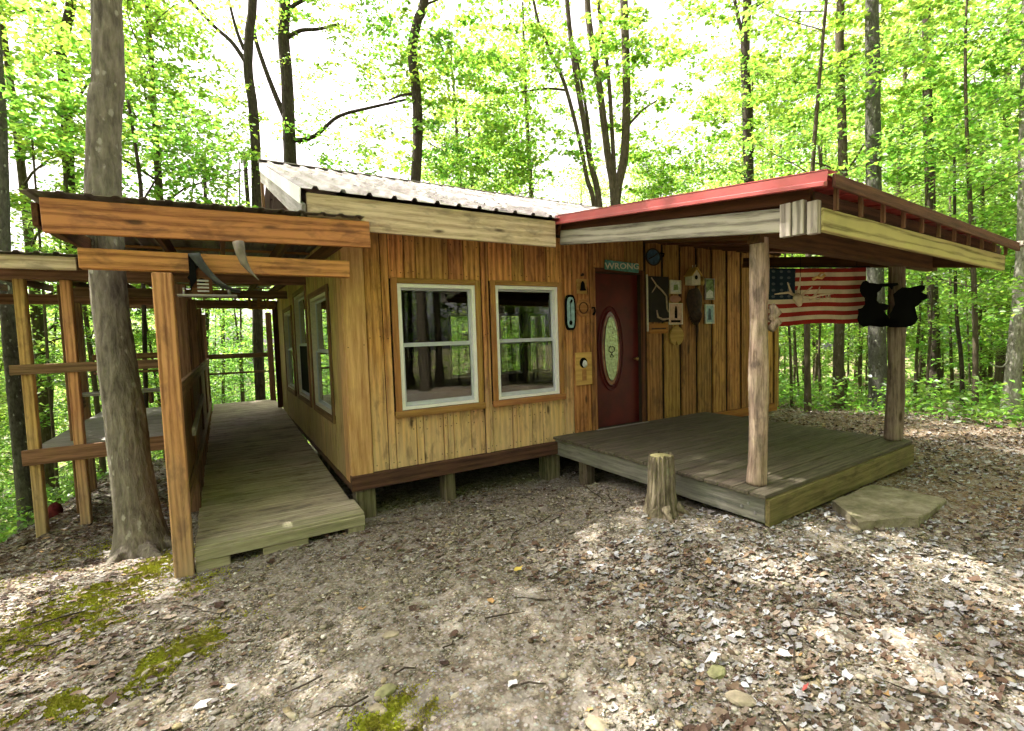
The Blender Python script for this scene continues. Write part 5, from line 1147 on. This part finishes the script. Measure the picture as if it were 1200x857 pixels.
m = MB(); m.tube([(5.02, YW-0.08, 2.52), (5.01, YW-0.08, 2.56)], 0.006, 6); m.tube([(5.06, YW-0.08, 2.52), (5.08, YW-0.08, 2.57)], 0.006, 6); m.build('ornament', bh, M['cream'], (5.04, YW, 2.5))
s = thing('lantern', 'small yellowish lantern right of the white birdhouse', 'lantern', (5.24, YW, 2.34)); m = MB(); m.tube([(5.24, YW-0.05, 2.27), (5.24, YW-0.05, 2.30), (5.24, YW-0.05, 2.38), (5.24, YW-0.05, 2.42)], [0.035, 0.05, 0.045, 0.015], 10); m.build('globe', s, M['brass'], (5.24, YW, 2.34), True); m = MB(); m.tube([(5.24, YW, 2.43), (5.24, YW-0.05, 2.44), (5.24, YW-0.05, 2.41)], 0.006, 5); m.build('bracket', s, M['black'], (5.24, YW, 2.4))
# dark hide / feathered mount
s = thing('hide_mount', 'dark brown feathery mount hanging below the white birdhouse', 'wall ornament', (5.13, YW, 1.98)); m = MB()
vs = []; fs = []; n = 26
for k in range(7):
    q = k/6; zc = 2.24-0.50*q; hw = 0.20*math.sin(math.pi*(0.18+0.80*q))**0.7*(1-0.25*q)
    for j in range(9):
        u = j/8*2-1; vs.append((5.13+u*hw+0.01*random.uniform(-1, 1), YW-0.01-0.07*(1-u*u)*math.sin(math.pi*(0.15+0.7*q))-0.008*random.random(), zc-0.04*abs(u)))
for k in range(6):
    for j in range(8): fs.append((k*9+j, k*9+j+1, (k+1)*9+j+1, (k+1)*9+j))
m.add(vs, fs); m.build('hide', s, M['darkbrown'], (5.13, YW, 2), True)
m = MB()
for k in range(11):
    a = R(-65+13*k); m.tube([(5.13, YW-0.05, 1.95), (5.13+0.10*math.sin(a), YW-0.055, 1.88-0.08*math.cos(a)), (5.13+0.15*math.sin(a), YW-0.03, 1.87-0.20*math.cos(a))], [0.012, 0.02, 0.008], 5)
m.build('feather_fringe', s, M['darkbrown'], (5.13, YW, 1.9), True)
m = MB(); m.tube([(5.16, YW-0.03, 1.76), (5.17, YW-0.03, 1.6), (5.16, YW-0.03, 1.42)], [0.018, 0.022, 0.008], 7); m.build('tassel', s, M['darkbrown'], (5.16, YW, 1.6), True)
framed('framed_print', 'tall framed print with green top and white bottom right of the dark mount', 'picture', 5.38, 5.60, 2.06, 2.39, M['bench'], M['green_print'], 0.015, [('pale_area', [(0.1, 0.08), (0.9, 0.08), (0.85, 0.38), (0.5, 0.48), (0.15, 0.32)], M['pale_print'])])
framed('framed_print', 'pale blue framed print below the green and white print', 'picture', 5.38, 5.59, 1.69, 1.99, M['pale_print'], M['blue_print'], 0.02, [('motif', [(0.3, 0.2), (0.7, 0.2), (0.6, 0.75), (0.4, 0.8)], M['navy'])])
# left of the door
s = thing('thermometer', 'long teal oval wall thermometer right of the second window', 'thermometer', (2.76, YW, 1.87)); m = MB()
m.prism([(2.765+0.085*math.copysign(abs(math.cos(a))**0.5, math.cos(a)), 1.87+0.225*math.copysign(abs(math.sin(a))**0.6, math.sin(a))) for a in np.linspace(0, 6.2, 28)], flat, 0.016); m.build('case', s, M['black'], (2.76, YW, 1.87))
m = MB(); m.prism([(2.765+0.058*math.copysign(abs(math.cos(a))**0.5, math.cos(a)), 1.87+0.195*math.copysign(abs(math.sin(a))**0.6, math.sin(a))) for a in np.linspace(0, 6.2, 28)], lambda u, v, w_: (u, YW-0.017-w_, v), 0.004); m.build('dial', s, M['blue_print'], (2.76, YW, 1.87))
m = MB(); m.box((2.758, YW-0.024, 1.74), (2.766, YW-0.0215, 2.0)); m.prism(ell(2.76, 1.74, 0.025, 0.03, 12), lambda u, v, w_: (u, YW-0.0212-w_, v), 0.003); m.prism([(2.77, 1.98), (2.80, 2.02), (2.775, 2.04), (2.75, 2.0)], lambda u, v, w_: (u, YW-0.0212-w_, v), 0.003); m.build('marking', s, M['black'], (2.76, YW, 1.87))
s = thing('bell_plaque', 'small square wooden plaque with a dark bell above the thermometer', 'plaque', (2.96, YW, 2.2)); m = MB(); m.box((2.88, YW-0.015, 2.11), (3.04, YW, 2.30)); m.build('board', s, M['yellowwood'], (2.96, YW, 2.2))
m = MB(); m.tube([(2.96, YW-0.03, 2.27), (2.96, YW-0.03, 2.24), (2.96, YW-0.03, 2.18), (2.96, YW-0.03, 2.15)], [0.008, 0.025, 0.033, 0.045], 12); m.build('bell', s, M['black'], (2.96, YW, 2.2), True)
m = MB(); m.tube([(2.96, YW, 2.345), (2.96, YW-0.04, 2.355)], [0.01, 0.02], 8); m.build('knob', s, M['darkbrown'], (2.96, YW, 2.34))
s = thing('wood_ring', 'brown wooden ring disc under the bell plaque left of the door', 'wall ornament', (2.98, YW, 1.93)); m = MB(); m.prism(ell(2.98, 1.93, 0.115, 0.115, 26), flat, 0.012); m.build('disc', s, M['casing'], (2.98, YW, 1.93)); m = MB(); p_ = [(x, YW-0.014, z) for x, z in ell(2.98, 1.93, 0.07, 0.07, 22)]; m.tube(p_+[p_[0]], 0.008, 6, False); m.build('ring', s, M['rafter'], (2.98, YW, 1.93), True)
s = thing('yellow_plaque', 'rectangular yellow wooden plaque with a round hole and small white bird', 'plaque', (2.96, YW, 1.14)); m = MB(); m.box((2.83, YW-0.02, 0.93), (3.09, YW, 1.355)); m.build('board', s, M['yellowwood'], (2.96, YW, 1.14))
m = MB(); m.prism(ell(2.95, 1.22, 0.062, 0.068, 22), lambda u, v, w_: (u, YW-0.021-w_, v), 0.004); m.build('hole', s, M['black'], (2.95, YW, 1.2))
m = MB(); m.tube([(2.955, YW-0.035, 1.16), (2.955, YW-0.045, 1.19), (2.955, YW-0.045, 1.225), (2.955, YW-0.035, 1.25)], [0.012, 0.034, 0.030, 0.012], 10); m.build('bird', s, M['pale_print'], (2.95, YW, 1.2), True)
m = MB(); m.box((2.93, YW-0.03, 0.99), (2.99, YW-0.021, 1.13)); m.build('perch', s, M['casing'], (2.96, YW, 1.06))
for k, (x_, z_, sc_) in enumerate(((3.14, 2.03, 1),)):
    s = thing('door_bell', 'small dark iron hook left of the red door frame', 'hook', (3.13, YW, 1.9)); m = MB(); m.tube([(3.13, YW, 1.93), (3.13, YW-0.05, 1.93), (3.13, YW-0.06, 1.88), (3.13, YW-0.03, 1.84)], [0.012, 0.012, 0.012, 0.02], 7); m.build('hook', s, M['black'], (3.13, YW, 1.9), True)

# ------------------------------------------------------------------ FLAG
def flagmat():
    t = NT('flag_cloth'); uv = t.n('ShaderNodeUVMap'); uv.uv_map = 'UVMap'; sx = t.n('ShaderNodeSeparateXYZ'); t.l(uv.outputs[0], sx.inputs[0]); u, v = sx.outputs[0], sx.outputs[1]
    st = t.math('MODULO', t.math('FLOOR', t.math('MULTIPLY', v, 13.0)), 2.0)   # 0 -> red (bottom)
    red = (0.26, 0.022, 0.016); wh = (0.56, 0.48, 0.33)
    c = t.mix(st, red, wh)
    # canton with star dots
    um = t.math('SUBTRACT', t.math('FRACT', t.math('MULTIPLY', u, 6/0.40)), 0.5); vm = t.math('SUBTRACT', t.math('FRACT', t.math('MULTIPLY', t.math('SUBTRACT', v, 6/13), 5*13/7)), 0.5)
    rr = t.math('ADD', t.math('MULTIPLY', um, um), t.math('MULTIPLY', t.math('MULTIPLY', vm, vm), 1.0))
    star = t.math('LESS_THAN', rr, 0.05)
    cant = t.mix(star, (0.012, 0.024, 0.036), (0.07, 0.085, 0.09))
    inc = t.math('MULTIPLY', t.math('LESS_THAN', u, 0.355), t.math('GREATER_THAN', v, 6/13))
    c = t.mix(inc, c, cant)
    tc = t.n('ShaderNodeTexCoord'); n = t.noise(tc.outputs['Object'], 7, 4, 0.6); c = t.mix(1.0, c, t.ramp(n, [(0.3, 0.75), (0.7, 1.08)]), 'MULTIPLY')
    return t.done(t.bsdf(c, 0.85, None, 0, 0.1))
A = Vector((3.86, -1.84, 2.25)); B = Vector((5.26, -2.30, 2.25)); D = (B-A); Ln = D.length; Dn = D.normalized(); Nn = Vector((Dn.y, -Dn.x, 0))
me = bpy.data.meshes.new('flag'); NX, NZ = 46, 18; vs = []; uvs = []
FH = 0.62
for j in range(NZ+1):
    for i in range(NX+1):
        u, v = i/NX, j/NZ; wv = 0.018*math.sin(u*17+v*2)*(1-v*0.6)+0.02*math.sin(u*6+1)
        hh = FH*(1.0-0.02*u); zz = 2.245-(1-v)*hh-(1-v)*0.012*math.sin(u*9)-0.012*math.sin(u*3.14)
        P = A+D*(u*(1-0.02*(1-v)))-Nn*wv; vs.append((P.x, P.y, zz)); uvs.append((u, v))
fs = [(j*(NX+1)+i, j*(NX+1)+i+1, (j+1)*(NX+1)+i+1, (j+1)*(NX+1)+i) for j in range(NZ) for i in range(NX)]
me.from_pydata([(x-A.x, y-A.y, z-2.25) for x, y, z in vs], [], fs); ul = me.uv_layers.new(name='UVMap')
for lp in me.loops: ul.data[lp.index].uv = uvs[lp.vertex_index]
me.polygons.foreach_set('use_smooth', [True]*len(fs)); me.materials.append(flagmat())
fl = thing('flag', 'faded striped flag with dark blue starry corner hanging under the porch roof', 'flag', tuple(A)); o = bpy.data.objects.new('cloth', me); place(o, Matrix.Translation(A), fl)
sol = o.modifiers.new('solid', 'SOLIDIFY'); sol.thickness = 0.003
m = MB(); m.tube([Vector(A)+Vector((-0.02, 0.01, 0.0)), Vector(B)+Vector((0.02, -0.01, 0.0))], 0.008, 6)
for q in (0.1, 0.9):
    P = A.lerp(B, q); m.tube([P, P+Vector((0, 0, pz(P.x, P.y)-0.13-P.z))], 0.003, 4)
m.build('hanging_rod', fl, M['black'], tuple(A))
# antler hanging in front of the flag
def pl_at(px, py, dp): return at(px, py, dp)
an = thing('antler_ornament', 'pale antler and skull ornament hanging in front of the striped flag', 'wall ornament', tuple(at(940, 345, 4.35)))
def at_tube(m, pts, r0_, r1_, dp=4.35, n=7):
    k = len(pts); P = [at(x, y, dp-0.02*i) for i, (x, y) in enumerate(pts)]; m.tube(P, [r0_+(r1_-r0_)*i/(k-1) for i in range(k)], n)
m = MB(); P = at(936, 350, 4.35); m.tube([at(934, 346, 4.35), at(935, 350, 4.33), at(936, 354, 4.31), at(937, 359, 4.3)], [0.03, 0.042, 0.034, 0.014], 10); m.build('skull', an, M['bone'], tuple(P), True)
m = MB()
at_tube(m, [(933, 347), (924, 343), (915, 344), (908, 345)], 0.014, 0.005); at_tube(m, [(928, 345), (925, 337), (923, 331)], 0.010, 0.004); at_tube(m, [(934, 345), (937, 335), (938, 325)], 0.012, 0.004)
at_tube(m, [(940, 346), (946, 341), (952, 336)], 0.012, 0.005); at_tube(m, [(938, 348), (950, 349), (962, 346), (977, 344)], 0.015, 0.005); at_tube(m, [(952, 349), (958, 343), (961, 336)], 0.010, 0.004); at_tube(m, [(945, 347), (955, 353), (970, 349), (972, 344)], 0.011, 0.004)
for k in range(7): at_tube(m, [(948+4*k, 349-0.5*k), (949+4*k, 353-0.4*k)], 0.006, 0.003)
m.build('antler', an, M['bone'], tuple(P), True)
m = MB(); at_tube(m, [(952, 328), (957, 325), (963, 326), (967, 322)], 0.014, 0.012); at_tube(m, [(958, 325), (962, 320), (966, 320)], 0.01, 0.006); m.build('gold_leaf', an, M['yellowwood'], tuple(P), True)
m = MB(); at_tube(m, [(938, 347), (938, 300)], 0.002, 0.002); m.build('cord', an, M['black'], tuple(P))
# ------------------------------------------------------------------ BEAR CUTOUTS on the second post
vdir = Vector((5.33, -2.58, 1.8))-CAM; vh = Vector((vdir.x, vdir.y, 0)).normalized(); side = Vector((vh.y, -vh.x, 0)); DPB = (Vector((5.33, -2.58, 1.6))-CAM).dot(fwd)-0.13
def cutout(name, label, polys, thick=0.02, roots=(1040, 355)):
    r_ = at(roots[0], roots[1], DPB); s = thing(name, label, 'bear ornament', tuple(r_))
    k_ = DPB/F_PX
    for nm, poly in polys:
        m = MB(); m.prism([((x/4.283+995-roots[0])*k_, -(y/4.283+320-roots[1])*k_) for x, y in poly], lambda u, v, w_: tuple(r_+side*u+Vector((0, 0, v))-vh*(w_-0.0)), thick); m.build(nm, s, M['black'], tuple(r_))
    return s
def blob(cx, cy, rx, ry, n=14, w_=0.12, sd_=0):
    q = random.Random(sd_+int(cx)); return [(cx+rx*(1+q.uniform(-w_, w_))*math.cos(2*math.pi*i/n), cy+ry*(1+q.uniform(-w_, w_))*math.sin(2*math.pi*i/n)) for i in range(n)]
cutout('bear_cutout', 'left black bear cutout facing the post beside the flag',
    [('body', [(92, 35), (108, 32), (120, 45), (140, 48), (162, 55), (172, 68), (165, 85), (152, 95), (152, 112), (150, 135), (160, 150), (185, 155), (200, 165), (192, 185), (178, 188), (188, 205), (200, 225), (196, 255), (175, 272), (150, 268), (125, 262), (98, 268), (78, 252), (70, 225), (75, 190), (72, 175), (90, 170), (102, 150), (100, 120), (88, 105), (80, 85), (80, 60), (86, 45)])])
cutout('bear_cutout', 'right black bear cutout clinging around the second log post',
    [('body', [(232, 92), (250, 78), (275, 82), (300, 78), (322, 72), (335, 80), (332, 98), (320, 108), (345, 122), (345, 140), (325, 150), (312, 170), (300, 178), (305, 210), (312, 235), (300, 262), (270, 275), (235, 275), (200, 272), (192, 250), (205, 225), (200, 210), (212, 190), (222, 160), (218, 130), (215, 110)]), ('paw', [(160, 52), (232, 55), (235, 66), (215, 70), (210, 88), (198, 70), (165, 68)]), ('foot', [(150, 225), (235, 230), (240, 268), (150, 268)])], 0.02)
for o_ in [x for x in COL.objects if x.name.startswith('bear_cutout')]: pass

# ------------------------------------------------------------------ THINGS under the walkway header
bh2 = birdhouse('striped birdhouse with a dark curved tin roof hanging under the left cedar beam', -1.16, -0.47, 1.985, 0.135, 0.23, 0.11, M['rafter'], M['black'])
m = MB()
for k in range(4): m.box((-1.19, -0.606, 2.005+0.026*k), (-1.115, -0.6005, 2.018+0.026*k))
m.build('louver', bh2, M['bench'], (-1.15, -0.6, 2.0))
m = MB(); top = []; bot = []
for k in range(11):
    q = k/10; x = -1.235+0.33*q**1.25; z = 2.285-0.27*math.sin(q*math.pi/2)**1.15; top.append((x+0.075*(1-q), z+0.012)); bot.append((x, z))
m.prism(bot+top[::-1], lambda u, v, w_: (u, -0.44-w_, v), 0.19); m.build('curved_roof', bh2, M['tin_dark'], (-1.1, -0.5, 2.1), True)
m = MB(); m.prism([(-1.235, 2.28), (-1.20, 2.28), (-1.19, 2.10), (-1.235, 2.02)], lambda u, v, w_: (u, -0.45-w_, v), 0.16); m.build('side_panel', bh2, M['black'], (-1.2, -0.5, 2.1))
m = MB(); m.box((-1.32, -0.60, 1.975), (-0.93, -0.48, 1.988)); m.tube([(-1.28, -0.55, 1.988), (-1.28, -0.55, 2.04)], 0.008, 6); m.tube([(-0.98, -0.55, 1.988), (-0.985, -0.55, 2.03)], 0.012, 6); m.build('perch_board', bh2, M['bench'], (-1.1, -0.5, 1.98))
m = MB(); m.tube([(-1.16, -0.5, 2.2), (-1.16, -0.5, 2.32)], 0.004, 5); m.build('hanger', bh2, M['black'], (-1.16, -0.5, 2.3))
s = thing('horn', 'curved grey horn hanging point down from the cedar header beam', 'horn', (-0.80, -0.53, 2.3)); m = MB(); dp = 3.72
m.tube([at(279, 284, dp), at(282, 297, dp), at(286, 308, dp), at(293, 318, dp), at(303, 328, dp)], [0.042, 0.036, 0.028, 0.014, 0.004], 12, True, 0.02); m.build('curve', s, M['horn'] if 'horn' in M else M['bone'], (-0.8, -0.53, 2.3), True)
s = thing('letter_sign', 'brown wooden letters hanging in shadow at the far walkway end', 'sign', (-0.55, 5.0, 2.42)); 
text_mesh('LEE', 0.30, M['casing'], s, facing((-0.42, 5.0, 2.32), (0, -1, 0)), 'lettering', 0.006, 0.012)
P = zfloor(64, 606); s = thing('red_sack', 'dark red rounded object lying on the ground behind the outer platform post', 'sack', tuple(P)); m = MB()
m.tube([P+Vector((0, 0, -0.02)), P+Vector((0, 0, 0.02)), P+Vector((0.01, 0, 0.09)), P+Vector((0.02, 0, 0.16)), P+Vector((0.03, 0, 0.18))], [0.04, 0.075, 0.08, 0.05, 0.02], 12, True, 0.16); m.build('body', s, M['dull_red'], tuple(P), True)
# rocks and one off leaves
def rock(px, py, sz, label, mat, name='rock', flatn=0.45):
    P = zfloor(px, py); bm = bmesh.new(); bmesh.ops.create_icosphere(bm, subdivisions=2, radius=sz)
    for v in bm.verts: v.co = Vector((v.co.x*1.25, v.co.y*0.85, v.co.z*flatn))*(1+random.uniform(-0.10, 0.10))
    bm2 = bpy.data.meshes.new(name); bm.to_mesh(bm2); bm.free(); bm2.materials.append(mat)
    o = bpy.data.objects.new(name, bm2); place(o, Matrix.Translation(P+Vector((0, 0, sz*flatn*0.45))) @ Matrix.Rotation(random.uniform(0, 6), 4, 'Z'), None); tag(o, label, 'rock'); return o
M['rock'] = plain('tan_rock', (0.30, 0.26, 0.18), 0.9, var=0.3, scale=14, bump=0.5, spec=0.15); M['rock2'] = plain('green_grey_rock', (0.24, 0.24, 0.12), 0.9, var=0.35, scale=14, bump=0.5, spec=0.15)
rock(452, 812, 0.045, 'rounded mossy yellowish rock near the bottom centre left', M['rock2']); rock(441, 832, 0.032, 'small grey tan rock just below the mossy one', M['rock']); rock(458, 746, 0.042, 'flat tan rock lying midway before the ramp', M['rock'])
rock(868, 822, 0.05, 'smooth round tan rock near the bottom right of centre', M['rock']); rock(840, 790, 0.045, 'dull green grey rock above the smooth tan one', M['rock2']); rock(700, 852, 0.045, 'flat yellowish rock at the very bottom edge', M['rock']); rock(1000, 620, 0.05, 'grey rock beside the stone step', M['rock'])
for (px, py, sz, lb, col) in ((607, 671, 0.055, 'single yellow fallen leaf lying in the middle of the gravel', (0.55, 0.42, 0.08)), (944, 812, 0.035, 'small red leaf lying on the gravel at lower right', (0.25, 0.04, 0.03)), (838, 778, 0.06, 'large pale grey fallen leaf at lower right of centre', (0.62, 0.61, 0.62)), (600, 806, 0.05, 'curled pale leaf at the bottom centre', (0.62, 0.61, 0.62)),
                             (918, 772, 0.05, 'white dry leaf right of the large pale grey leaf', (0.66, 0.65, 0.64)), (886, 716, 0.045, 'star shaped pale leaf below the porch corner', (0.60, 0.59, 0.60)), (236, 832, 0.05, 'pale curled leaf at the bottom left on the gravel', (0.60, 0.57, 0.56)), (266, 812, 0.045, 'pinkish grey leaf right of the pale curled one', (0.55, 0.47, 0.45))):
    P = zfloor(px, py); me = leaves('fallen_leaf', np.array([[P.x, P.y]]), np.array([sz]), plain('leaf_'+lb.split()[1], col, 0.7, var=0.15), 0.15, 0.02)
    me.transform(Matrix.Translation(-P)); tag(place(bpy.data.objects.new('fallen_leaf', me), Matrix.Translation(P), None), lb, 'leaf')
